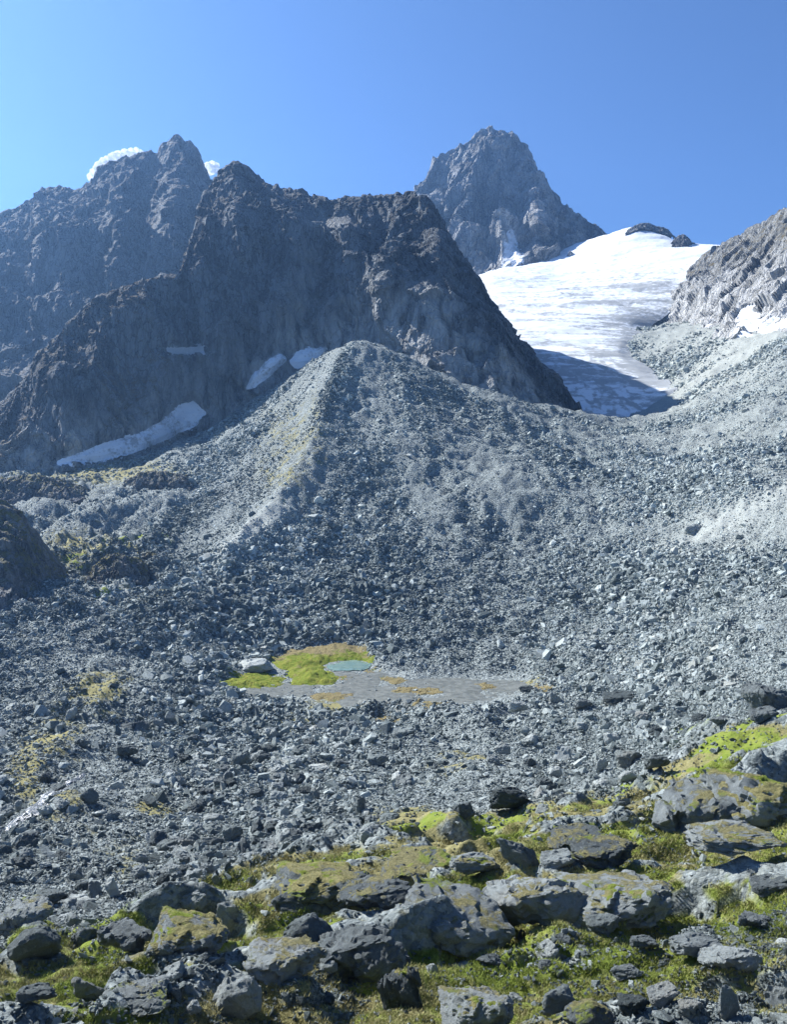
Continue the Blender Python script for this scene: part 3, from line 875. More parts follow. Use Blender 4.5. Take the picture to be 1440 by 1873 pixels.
HERO = [
 ('ledge',0,'rock_moss',822,1752,205,135,.9,.25,20,8,'rock_outcrop','large steep fronted grey outcrop with mossy top, bright green turf at its foot'),
 ('ledge',1,'rock',650,1815,165,125,1.0,.3,-25,-14,'rock_outcrop','smooth pale grey bedrock slab sloping down beside the large mossy outcrop'),
 ('round',0,'rock_dark',563,1742,92,78,.9,.2,10,0,'boulder','dark rounded boulder leaning against the smooth pale slab'),
 ('slab',0,'rock',553,1694,118,66,.9,.2,30,6,'boulder','flat topped grey boulder behind the dark rounded boulder'),
 ('ledge',2,'rock_moss2',575,1668,165,92,.9,.3,-20,-10,'rock_outcrop','long turf capped outcrop with a dark right face above the flat topped boulder'),
 ('block',0,'rock_moss',512,1810,128,92,.9,.25,15,0,'rock_outcrop','big grey outcrop with dark right side and turf, left of the pale slab'),
 ('round',1,'rock',430,1868,92,92,.9,.25,0,0,'boulder','lumpy grey boulder at the bottom edge below the big turf outcrop'),
 ('wedge',0,'rock_dark',167,1830,78,66,.8,.15,40,0,'boulder','dark triangular boulder in the bright moss at lower left'),
 ('round',2,'rock_dark',50,1765,92,80,.9,.2,60,0,'boulder','very dark rounded boulder near the left edge'),
 ('slab',1,'rock',226,1750,105,58,1.0,.25,-10,5,'boulder','broad grey slab lying in green moss'),
 ('tall',0,'rock',422,1716,52,80,.6,.2,0,6,'rock_outcrop','ribbed upright grey rock rib on the mossy bench'),
 ('block',1,'rock_dark',379,1738,50,42,.9,.2,25,0,'boulder','small dark boulder below the ribbed upright rock'),
 ('ledge',0,'rock_moss',28,1702,80,66,1.0,.25,50,-8,'rock_outcrop','moss topped dark outcrop at the left edge above the dark rounded boulder'),
 ('slab',2,'rock_dark',948,1590,92,52,.5,.1,-35,34,'boulder','dark tilted slab leaning to the right on the mossy bench'),
 ('block',2,'rock_moss',872,1608,92,56,.9,.25,10,0,'boulder','moss topped grey boulder left of the dark tilted slab'),
 ('ledge',1,'rock_moss',985,1700,165,112,.8,.25,-8,-5,'rock_outcrop','blocky grey ledge with a deep dark cleft on its right'),
 ('ledge',2,'rock_moss',1140,1698,185,98,1.0,.35,-30,-14,'rock_outcrop','broad pale bedrock slab with rusty turf left of the dark blocky boulder field'),
 ('block',0,'rock_dark',1112,1714,72,46,.9,.15,30,0,'boulder','dark blocky boulder sitting at the foot of the broad pale slab'),
 ('block',1,'rock',1024,1594,62,46,.9,.2,-20,0,'boulder','grey boulder with dark right side just right of the tilted slab'),
 ('ledge',0,'rock_moss',1060,1560,98,44,1.0,.3,15,-6,'rock_outcrop','low grey hump of bedrock in green moss above the tilted slab'),
 ('block',2,'rock',1286,1760,98,54,.9,.15,35,4,'boulder','large grey boulder with flat top in the pile at lower right'),
 ('ledge',1,'rock',1348,1794,112,60,.9,.15,-12,-6,'boulder','long rust marked grey boulder in the pile at lower right'),
 ('slab',0,'rock',1152,1796,58,32,.9,.15,10,0,'boulder','pale grey flat boulder lying in moss below the broad slab'),
 ('block',1,'rock',1220,1842,58,46,.9,.12,40,0,'boulder','pale angular boulder standing on brown turf near the bottom'),
 ('block',0,'rock_dark',1164,1862,62,46,.9,.15,-15,0,'boulder','dark squat boulder just left of the pale angular boulder'),
 ('tall',1,'rock_dark',1027,1868,66,62,.9,.15,20,20,'boulder','dark leaning boulder split in two near the bottom edge'),
 ('ledge',2,'rock_moss',872,1890,118,95,.9,.25,0,-10,'rock_outcrop','pale bedrock face with green turf cap at the bottom edge'),
 ('round',0,'rock_moss2',1090,1895,78,66,.9,.25,0,0,'rock_outcrop','rounded brown turf covered hump at the bottom edge'),
 ('slab',1,'rock_moss',745,1850,70,90,.8,.3,-20,-18,'rock_outcrop','steep pale slab striped by green moss below the large outcrop'),
 ('tall',0,'rock',1338,1868,40,70,.7,.15,15,4,'boulder','upright pale block standing in the boulder pile near the bottom'),
 ('block',2,'rock_dark',936,1492,72,58,.9,.12,25,8,'boulder','big dark boulder at the inner edge of the mossy bench'),
 ('wedge',1,'rock',846,1496,46,38,.9,.15,-30,0,'boulder','pale faced wedge boulder left of the big dark boulder'),
 ('block',0,'rock_dark',1155,1404,52,36,.9,.12,10,0,'boulder','dark cube shaped boulder, left one of a pair at the bench edge'),
 ('block',2,'rock_dark',1207,1412,46,34,.9,.1,35,0,'boulder','dark cube shaped boulder with a pale top, right one of a pair'),
 ('round',1,'rock_pale',1018,1423,28,24,.9,.12,0,0,'boulder','pale rounded boulder alone on the gravel behind the bench'),
 ('wedge',2,'rock',1022,1391,46,36,.9,.15,20,0,'boulder','pointed pale boulder with dark foot on the gravel'),
 ('round',2,'rock_pale',1152,1434,34,28,.9,.15,0,0,'boulder','pale rounded boulder below the dark cube shaped pair'),
 ('tall',1,'rock_pale',1103,1414,22,28,.8,.15,20,14,'boulder','pale upright boulder near the dark cube shaped pair'),
 ('block',1,'rock_dark',439,1402,34,36,.9,.1,20,0,'boulder','dark cube shaped boulder in the middle of the debris field'),
 ('block',2,'rock_dark',229,1390,38,30,.9,.1,45,0,'boulder','large dark boulder in the left part of the debris field'),
 ('round',0,'rock_dark',159,1472,36,32,.9,.12,0,0,'boulder','nearly black rounded boulder beside the rocky stream bed'),
 ('round',1,'rock_pale',387,1505,38,20,.9,.15,0,0,'boulder','pale rounded boulder pile top in the lower debris field'),
 ('block',0,'rock_dark',422,1540,38,34,.9,.12,15,0,'boulder','dark upright boulder right of the pale rounded one'),
 ('slab',1,'rock_pale',140,1612,34,24,.5,.05,-20,-36,'boulder','pale tilted slab lying on dark gravel at left'),
 ('tall',0,'rock_pale',257,1578,22,22,.8,.1,0,-16,'boulder','small pale pointed boulder right of the tilted slab'),
 ('slab',0,'rock_pale',80,1590,24,16,.9,.1,20,0,'boulder','small pale flat boulder left of the tilted slab'),
 ('slab',2,'rock_pale',77,1494,28,22,.9,.1,20,10,'boulder','pale boulder wet from the stream at left'),
 ('block',1,'rock_dark',1138,1288,58,26,.9,.15,-10,0,'boulder','flat topped dark boulder right of the grey silt flat'),
 ('slab',0,'rock_dark',968,1268,32,16,.9,.1,0,0,'boulder','dark low boulder at the right end of the silt flat'),
 ('wedge',0,'rock',1018,1286,26,26,.9,.12,30,0,'boulder','pale pointed boulder on the debris bank right of the silt flat'),
 ('block',2,'rock',950,1306,36,26,.9,.12,0,0,'boulder','grey angular boulder on the debris bank below the dark low boulder'),
 ('round',2,'rock_pale',583,924,18,15,.9,.12,0,0,'boulder','single pale rounded boulder high on the moraine face'),
 ('slab',0,'rock_pale',1275,974,38,16,.9,.3,60,-10,'boulder','long pale slab on the scree slope above the pale rill'),
 ('wedge',1,'rock_dark',1190,1066-50,22,18,.9,.12,15,0,'boulder','small dark boulder on the scree above the pale rill'),
 ('block',0,'rock_dark',690,1402,40,26,.9,.15,5,0,'boulder','dark blocky boulder low in the debris field right of centre'),
 ('slab',0,'rock_pale',583,1412,42,16,.9,.1,0,0,'boulder','pale flat boulder right of the dark cube in the debris field'),
 ('block',1,'rock_dark',740,1350,40,24,.9,.15,15,0,'boulder','dark squat boulder under the debris bank'),
 ('round',1,'rock',465,1462,34,22,.9,.15,0,0,'boulder','smooth grey boulder between stones in the lower debris field'),
 ('block',2,'rock',1070,1300,32,22,.9,.12,35,0,'boulder','dark sided boulder between the silt flat and the dark flat topped one'),
 ('ledge',1,'rock',1420,1300,75,62,1.0,.25,-40,16,'rock_outcrop','tilted pale slab with rusty streaks at the right edge'),
 ('block',1,'rock',1405,1322,50,32,.9,.12,0,0,'boulder','grey boulder at the foot of the tilted pale slab'),
 ('slab',2,'rock',1325,1330,42,22,.9,.12,0,0,'boulder','grey flat boulder at the upper edge of the green moss'),
 ('ledge',0,'rock_moss',1330,1530,180,120,1.1,.45,-35,-16,'rock_outcrop','smooth pale slab sweeping down beside the brown turf hummock'),
 ('ledge',2,'rock_moss2',1425,1510,165,135,.9,.3,10,0,'rock_outcrop','brown turf hummock over ribbed dark rock at the right edge'),
 ('round',0,'rock_dark',1210,1502,36,22,.9,.15,0,0,'boulder','low dark boulder in the moss left of the smooth pale slab'),
 ('round',2,'rock_dark',1354,1532,34,22,.9,.15,0,0,'boulder','low dark boulder at the foot of the smooth pale slab'),
 ('block',2,'rock_moss',1370,1570,140,60,.9,.3,0,0,'rock_outcrop','grey mossy ledge under the brown turf hummock'),
 ('block',0,'rock_moss',1120,1590,110,56,.9,.35,20,0,'rock_outcrop','low mossy ledge in the middle of the right bench'),
 ('ledge',1,'rock_moss',690,1670,130,56,.9,.35,-15,-8,'rock_outcrop','low pale ledge with turf left of the moss topped boulder'),
 ('ledge',0,'rock_moss2',760,1620,120,44,1.0,.35,30,-6,'rock_outcrop','brown turf covered ledge on the crest of the bench'),
 ('slab',2,'rock',895,1772,46,24,.9,.15,0,0,'boulder','small pale boulder on bright green moss right of the large outcrop'),
 ('block',1,'rock',1420,1640,70,44,.9,.15,0,0,'boulder','grey boulder at the right edge below the mossy ledge'),
 ('slab',1,'rock',1395,1705,62,34,.9,.15,20,6,'boulder','grey slab by the green patch at the right edge'),
 ('block',2,'rock',1185,1745,52,36,.9,.15,-30,0,'boulder','grey boulder at the left end of the lower right pile'),
 ('wedge',2,'rock',1418,1850,66,56,.9,.15,10,0,'boulder','pale wedge boulder in the bottom right corner'),
 ('block',0,'rock',1270,1870,48,40,.9,.12,0,0,'boulder','grey block between the pale angular and the upright boulder'),
 ('round',1,'rock',600,1735+50,36,30,.9,.15,0,0,'boulder','small round boulder wedged below the dark rounded boulder'),
 ('ledge',2,'rock_moss2',330,1745,120,70,1.0,.4,-10,0,'rock_outcrop','turf covered hump in the middle of the lower left moss'),
 ('slab',0,'rock_moss',240,1868,110,56,1.0,.3,0,0,'rock_outcrop','low turf edged outcrop at the bottom edge left of the lumpy boulder'),
 ('block',2,'rock_dark',60,1842,72,46,.9,.2,20,0,'boulder','dark grey boulder in moss at the lower left'),
 ('wedge',1,'rock_dark',368,1700,40,38,.9,.15,0,0,'boulder','small dark wedge boulder at the edge of bench and debris'),
 ('ledge',1,'rock',330,1680,86,48,.8,.25,-40,-20,'rock_outcrop','smooth grey slab dipping left at the edge of the bench'),
 ('block',0,'rock_dark',82,1660,60,36,.9,.2,0,0,'boulder','dark boulder above the left edge outcrop'),
]
hero_px = []
for (kind, k, mat, px, py, w, h, df, sink, turn, tilt, name, label) in HERO:
    p = ground_hit(px, min(py, 1872) if py < 1890 else py)
    s = p.y / F
    w_m, h_m = w * s, h * s
    if name == 'rock_outcrop': w_m *= 1.22
    th = math.atan((min(py, 1873) - 850) / F)
    out = name == 'rock_outcrop'
    dep = w_m * df * (1.0 if out else .85)
    tall = max((h_m - dep * math.sin(th)) / math.cos(th), h_m * (.56 if out else .55))   # what is left of the seen height once the top is counted
    size = (w_m * 1.06, dep, tall * (1 + sink) * 1.15)
    loc = (p.x, p.y + dep * .46, p.z + tall * ((.40 if out else .5) - sink * .6))
    ho = put_rock(name, kind, k, mat, loc, size, (math.radians(tilt * .3), math.radians(tilt), math.radians(turn * .35)), label, 'outcrop' if name == 'rock_outcrop' else 'boulder')
    if mat in ('rock_moss', 'rock_moss2'): turf_cap(ho, kind, k, .95 if mat == 'rock_moss' else .55)
    hero_px.append((px, py - h / 2, w / 2, h / 2))
hero_px = np.array(hero_px)

# ------------------------------------------------------------------ rock knolls at the left
def knoll(sky, foot, d0, d1, L, amp, seed, label, brown):
    build_mass('rock_knoll', [[(x, y, d0) for x, y in foot], [(x, y, .45 * d0 + .55 * d1) for x, y in [(a[0] * .45 + b[0] * .55, a[1] * .40 + b[1] * .60) for a, b in zip(resample([(p_[0], p_[1], 0) for p_ in foot], 12), resample([(p_[0], p_[1], 0) for p_ in sky], 12))]], [(x, y, d1) for x, y in sky]],
               [0, .6, 1], 170, 90, ((0, 10, -1), (0, 40, -34), .15), L, amp, seed, M['knoll'], label, 'knoll',
               lambda V, px, py, t, dd: mk4(0 * t, brown * sstep(.35, .95, t + .25 * fbm(V / 5, seed, 3)), .3 + .5 * fbm(V / 8, seed + 3, 3)), 2, .6, .3, 1.0)
knoll([(-260,905),(-60,905),(0,925),(28,948),(55,985),(78,1022),(96,1062),(112,1100),(122,1130)], [(-260,1215),(-60,1215),(0,1212),(40,1206),(75,1196),(100,1186),(118,1176),(132,1166),(142,1158)], 272, 330, 15, 2.6, 1100, 'dark shaded rock bank at the left edge of the valley', .9)
knoll([(158,1062),(172,1036),(190,1022),(214,1014),(238,1020),(254,1036),(266,1060)], [(146,1092),(170,1096),(190,1098),(214,1098),(238,1097),(262,1094),(278,1084)], 330, 345, 8, 1.5, 1110, 'dark rock knoll capped with yellow moss at the foot of the moraine', 1.0)
knoll([(228,1040),(246,1020),(268,1012),(290,1018),(306,1034)], [(222,1062),(246,1068),(268,1070),(292,1066),(314,1056)], 362, 374, 7, 1.3, 1115, 'small grey knoll with yellow moss right of the moss capped knoll', .9)
knoll([(-60,890),(0,876),(60,872),(110,880),(150,896)], [(-60,940),(0,936),(60,934),(110,930),(160,922)], 478, 500, 12, 2.0, 1120, 'low brown rock band below the left end of the dark cliff', 1.0)
knoll([(225,880),(260,866),(300,862),(336,872),(352,890)], [(215,915),(260,922),(300,922),(336,914),(365,902)], 486, 502, 10, 1.8, 1130, 'grey rock band at the lower end of the trough under the cliff', .7)

# rock islands on the skyline of the glacier
def crag(sky, drop, d, seed, label):
    sky = [(x, y, d) for x, y in sky]
    foot = [(x + (x - sky[len(sky) // 2][0]) * .15, y + drop, d - 26) for x, y, _ in sky]
    build_mass('crag', [foot, sky], [0, 1], 110, 40, ((0, 14, -3), (0, 40, -30), .2), 11, 2.0, seed, M['peak'], label, 'crag',
               lambda V, px, py, t, dd: mk4(0 * t, 0 * t, .1 + 0 * t), 1, .5, .2, 2.0)
crag([(1150,420),(1162,413),(1174,408),(1186,407),(1196,413),(1212,416),(1224,421),(1232,430)], 12, 1570, 1201, 'low dark crag along the top of the white snow dome')
crag([(1232,440),(1242,431),(1252,428),(1260,434),(1266,444),(1278,447),(1290,456),(1300,462)], 24, 1470, 1203, 'jagged dark crag in the notch right of the snow dome')

# ------------------------------------------------------------------ snow patches
def patch_on(Pg, Ng, poly, thick, label, name='snow_patch', mat='snow', sub=2, soft=6, seed=0, cat='snow patch', Vg=None):
    base = Pg if Vg is None else smooth_grid(Vg, 4)
    x, y = proj(base)
    sd = polydist(x, y, poly)
    iv, iu = np.where(sd > -14)
    if len(iv) == 0: return
    a0, a1, b0, b1 = max(iv.min() - 1, 0), min(iv.max() + 2, base.shape[0]), max(iu.min() - 1, 0), min(iu.max() + 2, base.shape[1])
    P = base[a0:a1, b0:b1]; N = Ng[a0:a1, b0:b1]
    def up(A):
        for _ in range(sub):
            B = np.empty((A.shape[0] * 2 - 1,) + A.shape[1:]); B[::2] = A; B[1::2] = .5 * (A[:-1] + A[1:])
            C = np.empty((B.shape[0], B.shape[1] * 2 - 1) + B.shape[2:]); C[:, ::2] = B; C[:, 1::2] = .5 * (B[:, :-1] + B[:, 1:])
            A = C
        return A
    P, N = up(P), up(N)
    x, y = proj(P)
    s = polydist(x, y, poly) + 2.4 * ridged(P * np.array([1, 1, .3]) / 6, 1300 + seed, 4, .6) - .6
    isl = np.zeros(s.shape, bool); isl[np.unravel_index(np.argmax(polydist(x, y, poly)), s.shape)] = True
    ok = s > -soft * 1.4
    for _ in range(600):
        g2 = isl.copy(); g2[1:] |= isl[:-1]; g2[:-1] |= isl[1:]; g2[:, 1:] |= isl[:, :-1]; g2[:, :-1] |= isl[:, 1:]; g2 &= ok
        if (g2 == isl).all(): break
        isl = g2
    s = np.where(isl, s, -99)
    off = np.clip(s / soft, -1.2, 1) * thick * .16 + .10 * thick + .015 * thick * fbm(P / 14, 1310 + seed, 3)
    V = P + N * off[..., None]
    Fq = grid_faces(*P.shape[:2])
    keep = (s.ravel()[Fq] > -soft * 1.4).all(1)
    if not keep.any(): return
    g = (.75 if seed in (4, 5) else .25) + .5 * fbm(P / 8, 1320 + seed, 4)
    v, f, mk = sub_mesh(V.reshape(-1, 3), Fq, keep, mk4(0 * g, g, 0 * g).reshape(-1, 4))
    o = mesh_obj(name, v, f, M[mat], mk)
    tag(o, label, cat, 'old snow patches' if cat == 'snow patch' else None)

patch_on(CP_, CN_, [(108,846),(150,830),(205,810),(255,796),(300,772),(330,744),(352,740),(372,756),(352,778),(306,800),(250,822),(190,840)], 7.5, 'long bluish snow strip along the foot of the dark cliff', Vg=CVV_, seed=1)
patch_on(CP_, CN_, [(452,712),(462,690),(488,664),(512,650),(520,658),(490,685),(466,705)], 14, 'narrow snow strip in the gully above the long snow strip', Vg=CVV_, seed=2)
patch_on(CP_, CN_, [(534,662),(545,646),(566,640),(590,640),(580,656),(556,670),(540,670)], 7, 'small bright snow patch beside the moraine crest', Vg=CVV_, seed=3)
patch_on(CP_, CN_, [(556,398),(590,402),(640,404),(650,412),(600,416),(566,408)], 5, 'thin snow streak in the high gully of the dark cliff', Vg=CVV_, seed=4)
patch_on(CP_, CN_, [(308,642),(345,640),(370,636),(368,643),(320,646)], 4, 'tiny snow ledge in the middle of the dark cliff', Vg=CVV_, seed=5)
patch_on(RP_, RN_, [(1276,612),(1292,598),(1308,604),(1300,616),(1280,622)], 6, 'small white snow patch at the foot of the bright rock wall', Vg=RV_, seed=6)
patch_on(RP_, RN_, [(1336,628),(1350,598),(1362,566),(1372,556),(1382,572),(1392,590),(1412,574),(1424,590),(1450,578),(1470,606),(1420,606),(1396,614),(1352,626)], 7, 'large white snow patch on the bright rock wall', Vg=RV_, seed=7)

patch_on(KP_, KN_, [(922,470),(930,440),(936,425),(942,455),(958,474),(966,490),(945,504),(918,506)], 12, 'narrow snow couloir running down to the foot of the pyramid shaped peak', Vg=KV_, seed=8)

# ------------------------------------------------------------------ valley flat: silt, moss meadow, pool, streams
def ground_patch(name, poly, hfun, mat, label, cat, kind, nx=160, ny=90, soft=5, masks=None, holes=None):
    poly = np.array(poly, float)
    pts = np.array([ground_hit(a, b) for a, b in poly])
    x0, y0 = pts[:, :2].min(0) - 4; x1, y1 = pts[:, :2].max(0) + 4
    X, Y = np.meshgrid(np.linspace(x0, x1, nx), np.linspace(y0, y1, ny))
    Z = ground_at(X, Y)
    sd = polydist(X, Y, pts[:, :2]) + 3.2 * fbm(np.stack([X, Y, 0 * X], -1) / 6, 1400 + len(label), 5)
    if holes: sd = np.minimum(sd, holes + 7 * fbm(np.stack([X, Y * .6, 0 * X], -1) / 9, 1470, 5))
    V = np.stack([X, Y, Z + hfun(X, Y, sd)], -1)
    Fq = grid_faces(ny, nx)
    keep = (sd.ravel()[Fq] > -1.0).any(1)
    mk = masks(X, Y, sd) if masks else mk4(0 * X, 0 * X, 0 * X)
    v, f, mk = sub_mesh(V.reshape(-1, 3), Fq, keep, mk.reshape(-1, 4))
    return tag(mesh_obj(name, v, f, M[mat], mk), label, cat, kind=kind)

def meadow_mat():
    m, t = new_mat('meadow_moss'); k = NT(t); p = k.pos(); R, G, B = k.mask()
    n1 = k.noise(p, .35, 6, .65); n2 = k.noise(p, 2.2, 6, .7)
    col = k.mix(k.step(k.math('ADD', k.math('MULTIPLY', n1, .6), k.math('MULTIPLY', n2, .4)), .38, .62), (.12, .175, .018), (.24, .25, .045))
    col = k.mix(k.step(k.noise(p, .9, 7, .75), .56, .66), col, (.24, .17, .05))
    col = k.mix(k.step(k.math('ADD', k.math('MULTIPLY', G, .6), k.math('SUBTRACT', n1, .5)), .15, .35), col, k.mix(n2, (.18, .15, .06), (.27, .23, .13)))
    k.finish(col, k.math('ADD', n1, k.math('MULTIPLY', n2, .7)), 1.0, .95, .1)
    return m
M['meadow'] = meadow_mat()
P3 = lambda X, Y: np.stack([X, Y, 0 * X], -1)
ground_patch('silt_flat', [(418,1262),(470,1250),(560,1246),(620,1226),(690,1232),(760,1243),(860,1242),(955,1244),(968,1256),(930,1272),(860,1280),(790,1290),(720,1300),(660,1292),(610,1276),(520,1272),(450,1274)],
             lambda X, Y, s: np.clip(s / 2, -.5, 1) * .14 + .03, 'silt', 'flat grey silt bed crossed by meltwater in the valley floor', 'silt flat', 'structure', nx=260, ny=160, holes=1.6)
def mound(h, seed): return lambda X, Y, s: np.clip(s / 5, -.3, 1) ** 1 * h * (.75 + .5 * fbm(P3(X, Y) / 6, seed, 4)) + (.16 * facet(P3(X, Y) / 1.5, seed + 3) + .35 * fbm(P3(X, Y) / 2.6, seed + 9, 4)) * (s > 0)
ground_patch('moss_meadow', [(405,1248),(428,1232),(470,1229),(515,1237),(524,1250),(505,1259),(440,1260),(410,1256)], mound(1.0, 1501), 'meadow',
             'bright green moss island at the left end of the silt flat', 'moss meadow', 'stuff', masks=lambda X, Y, s: mk4(0 * X, .0 + .25 * fbm(P3(X, Y) / 8, 5, 3), 0 * X))
ground_patch('moss_meadow', [(520,1228),(505,1215),(488,1208),(515,1196),(560,1184),(610,1180),(655,1184),(688,1200),(690,1212),(660,1210),(622,1210),(600,1216),(596,1226),(622,1236),(604,1250),(560,1258),(530,1253)], mound(2.3, 1502), 'meadow',
             'yellow green moss meadow rising brown behind the turquoise pool', 'moss meadow', 'stuff', masks=lambda X, Y, s: mk4(0 * X, sstep(274, 296, Y) * .8 + .45 * fbm(P3(X, Y) / 6, 6, 4), 0 * X))
ground_patch('moss_meadow', [(610,1240),(640,1232),(668,1228),(690,1222),(688,1230),(660,1240),(630,1246)], mound(.4, 1503), 'meadow',
             'narrow moss strip along the near edge of the turquoise pool', 'moss meadow', 'stuff', masks=lambda X, Y, s: mk4(0 * X, .55 + 0 * X, 0 * X))
ground_patch('moss_meadow', [(700,1262),(760,1256),(815,1258),(800,1268),(750,1272),(715,1270)], mound(.4, 1504), 'meadow',
             'rusty brown moss strip in the middle of the silt flat', 'moss meadow', 'stuff', masks=lambda X, Y, s: mk4(0 * X, .75 + 0 * X, 0 * X))
ground_patch('moss_meadow', [(868,1256),(880,1248),(905,1250),(915,1258),(895,1264),(875,1262)], mound(1.2, 1505), 'meadow',
             'small stony moss mound at the right end of the silt flat', 'moss meadow', 'stuff', masks=lambda X, Y, s: mk4(0 * X, .8 + 0 * X, 0 * X))
ground_patch('moss_meadow', [(660,1312),(700,1302),(750,1300),(740,1312),(690,1320)], mound(.5, 1506), 'meadow',
             'ochre moss patch below the silt flat', 'moss meadow', 'stuff', masks=lambda X, Y, s: mk4(0 * X, .8 + 0 * X, 0 * X))
ground_patch('pond', [(604,1218),(622,1213),(650,1213),(676,1216),(672,1224),(640,1227),(612,1224)], lambda X, Y, s: np.clip(s, -.5, 1) * .12 + .28 - 0 * X, 'pool',
             'small turquoise meltwater pool at the edge of the moss meadow', 'pond', 'structure')
for poly, lab in (([(560,1272),(600,1266),(640,1270),(655,1280),(610,1286),(570,1282)], 'small ochre moss patch at the near left edge of the silt flat'),
                  ([(720,1288),(770,1282),(815,1286),(790,1296),(740,1298)], 'thin ochre moss strip along the near edge of the silt flat'),
                  ([(690,1236),(720,1240),(745,1248),(720,1250),(695,1246)], 'small brown moss tongue right of the turquoise pool'),
                  ([(972,1250),(1000,1246),(1020,1254),(1000,1264),(976,1262)], 'ochre moss patch beyond the right end of the silt flat')):
    ground_patch('moss_meadow', poly, mound(.6, 1510 + len(lab)), 'meadow', lab, 'moss meadow', 'stuff', nx=80, ny=50, masks=lambda X, Y, s: mk4(0 * X, .7 + .4 * fbm(P3(X, Y) / 5, 9, 3), 0 * X))
p = ground_hit(462, 1233)
put_rock('rock_outcrop', 'round', 1, 'rock_pale', (p.x, p.y + 5, p.z + 1.2), (11.5, 10, 4.8), (0, 0, .3), 'whitish rounded rock dome at the left end of the moss meadow', 'outcrop')

# the stream among stones at the lower left
def stream_mat():
    m, t = new_mat('white_stream'); k = NT(t); p = k.pos()
    n = k.noise(k.vscale(p, (1.2, .6, 1.2)), 1.3, 6, .7)
    col = k.mix(k.step(n, .52, .60), (.09, .10, .105), (.75, .78, .8))
    k.finish(col, n, .25, .25, .5)
    return m
M['stream'] = stream_mat()
def ribbon(name, line, widths, lift, mat, label, cat):
    pts = np.array([ground_hit(a, b) for a, b in line])
    t = np.linspace(0, len(pts) - 1, 160)
    c = np.stack([np.interp(t, np.arange(len(pts)), pts[:, i]) for i in range(2)], 1)
    c[:, 0] += .7 * fbm(np.stack([t * 1.4, 0 * t, 0 * t], 1), 77, 3)
    w = np.interp(t, np.arange(len(pts)), widths)
    tg = np.gradient(c, axis=0); nr = np.stack([-tg[:, 1], tg[:, 0]], 1); nr /= np.linalg.norm(nr, axis=1, keepdims=True)
    v = np.linspace(-1, 1, 13)
    XY = c[:, None] + nr[:, None] * (v[None, :, None] * w[:, None, None])
    Z = ground_at(XY[..., 0], XY[..., 1]) + lift * (1 - v[None] ** 2 * 1.3) + .08 * fbm(np.concatenate([XY, 0 * XY[..., :1]], -1) / .8, 3, 3)
    V = np.concatenate([XY, Z[..., None]], -1)
    tag(mesh_obj(name, V.reshape(-1, 3), grid_faces(160, 13), M[mat]), label, cat, kind='structure')
ribbon('stream', [(-60,1575),(0,1528),(25,1508),(50,1490),(85,1460),(110,1440),(150,1415)], [1.6,1.6,1.4,1.5,1.2,1.0,.5], .22, 'stream', 'white water of a small stream tumbling between stones at lower left', 'stream')

# ------------------------------------------------------------------ rubble: scattered stones over the debris, the moraine and the scree
rng = np.random.default_rng(7)
C = GV[:-1, :-1], GV[:-1, 1:], GV[1:, 1:], GV[1:, :-1]
cx = [proj(c) for c in C]
area = np.zeros(C[0].shape[:2])
for i in range(4):
    j = (i + 1) % 4
    area += cx[i][0] * cx[j][1] - cx[j][0] * cx[i][1]
area = -area * .5
cen = (C[0] + C[2]) * .5
ccx, ccy = proj(cen)
sgn = 1 if np.median(area[60:400]) > 0 else -1
area = np.clip(area * sgn, 0.05, 60)
inview = (ccx > -260) & (ccx < W + 260) & (ccy < H + 120) & (ccy > 560) & (cen[..., 1] < 1250)
ben, fla, hum_, flk = (a[:-1, :-1] for a in (BEN, FLA, HUM, FLK))
pile = np.clip(np.exp(-((ccx - 1370) / 150) ** 2 - ((ccy - 1800) / 85) ** 2) * 1.5 + np.exp(-((ccx - 610) / 45) ** 2 - ((ccy - 1830) / 45) ** 2) + np.exp(-((ccx - 1230) / 110) ** 2 - ((ccy - 1700) / 28) ** 2), 0, 1)
dens = np.where(inview, area, 0) * (1 - .78 * fla) * (1 - .93 * ben * (1 - pile)) * (1 - .35 * hum_) * (1 - .3 * flk)
icy = (ccx > 900) & (ccx < 1150 + np.clip(ccy - 640, 0, 90)) & (ccy < 770) & (cen[..., 1] > 628)
dens = np.where(icy, dens * .02, dens)
Pn = np.stack([cen[..., 0], cen[..., 1], 0 * cen[..., 0]], -1)
bb = MG[:-1, :-1, 2]
dens = dens * (1 - .7 * np.clip(bb - .3, 0, .7) / .7 * (1 - fla))
def streaks(X, Y, x, y):
    ang = np.arctan2(X + 25, 665 - Y)
    r = np.hypot(X + 25, 665 - Y)
    return fbm(np.stack([ang * 9, r / 120, 0 * r], -1), 1650, 4) * sstep(1250, 1050, y) * sstep(120, 240, Y)
strk = streaks(cen[..., 0], cen[..., 1], ccx, ccy)
dens = dens * np.clip(1 + 1.6 * strk, .2, 2)
patchy = fbm(Pn / np.clip(cen[..., 1:2] / 9, 6, 60), 1601, 4)
dens = dens * np.clip(1 + 1.8 * patchy, .12, 2.2)
turf = np.clip((MG[:-1, :-1, 1] - .25) * 1.5, 0, .95) * (1 - ben)
dens = dens * (1 - .95 * turf)
prob = (dens / dens.sum()).ravel()
N = 420000
idx = rng.choice(prob.size, N, p=prob)
iv, iu = np.divmod(idx, NU - 1)
a, b = rng.random(N), rng.random(N)
Pw = (C[0][iv, iu] * ((1 - a) * (1 - b))[:, None] + C[1][iv, iu] * (a * (1 - b))[:, None] + C[2][iv, iu] * (a * b)[:, None] + C[3][iv, iu] * ((1 - a) * b)[:, None])
spx, spy = proj(Pw)
sben, sflk, sfla, spat, smg = ben[iv, iu], flk[iv, iu], fla[iv, iu], patchy[iv, iu], MG[iv, iu]
u = rng.random(N)
alpha = np.interp(spy, [1150, 1330, 1500, 1700], [3.9, 3.1, 2.75, 2.1])
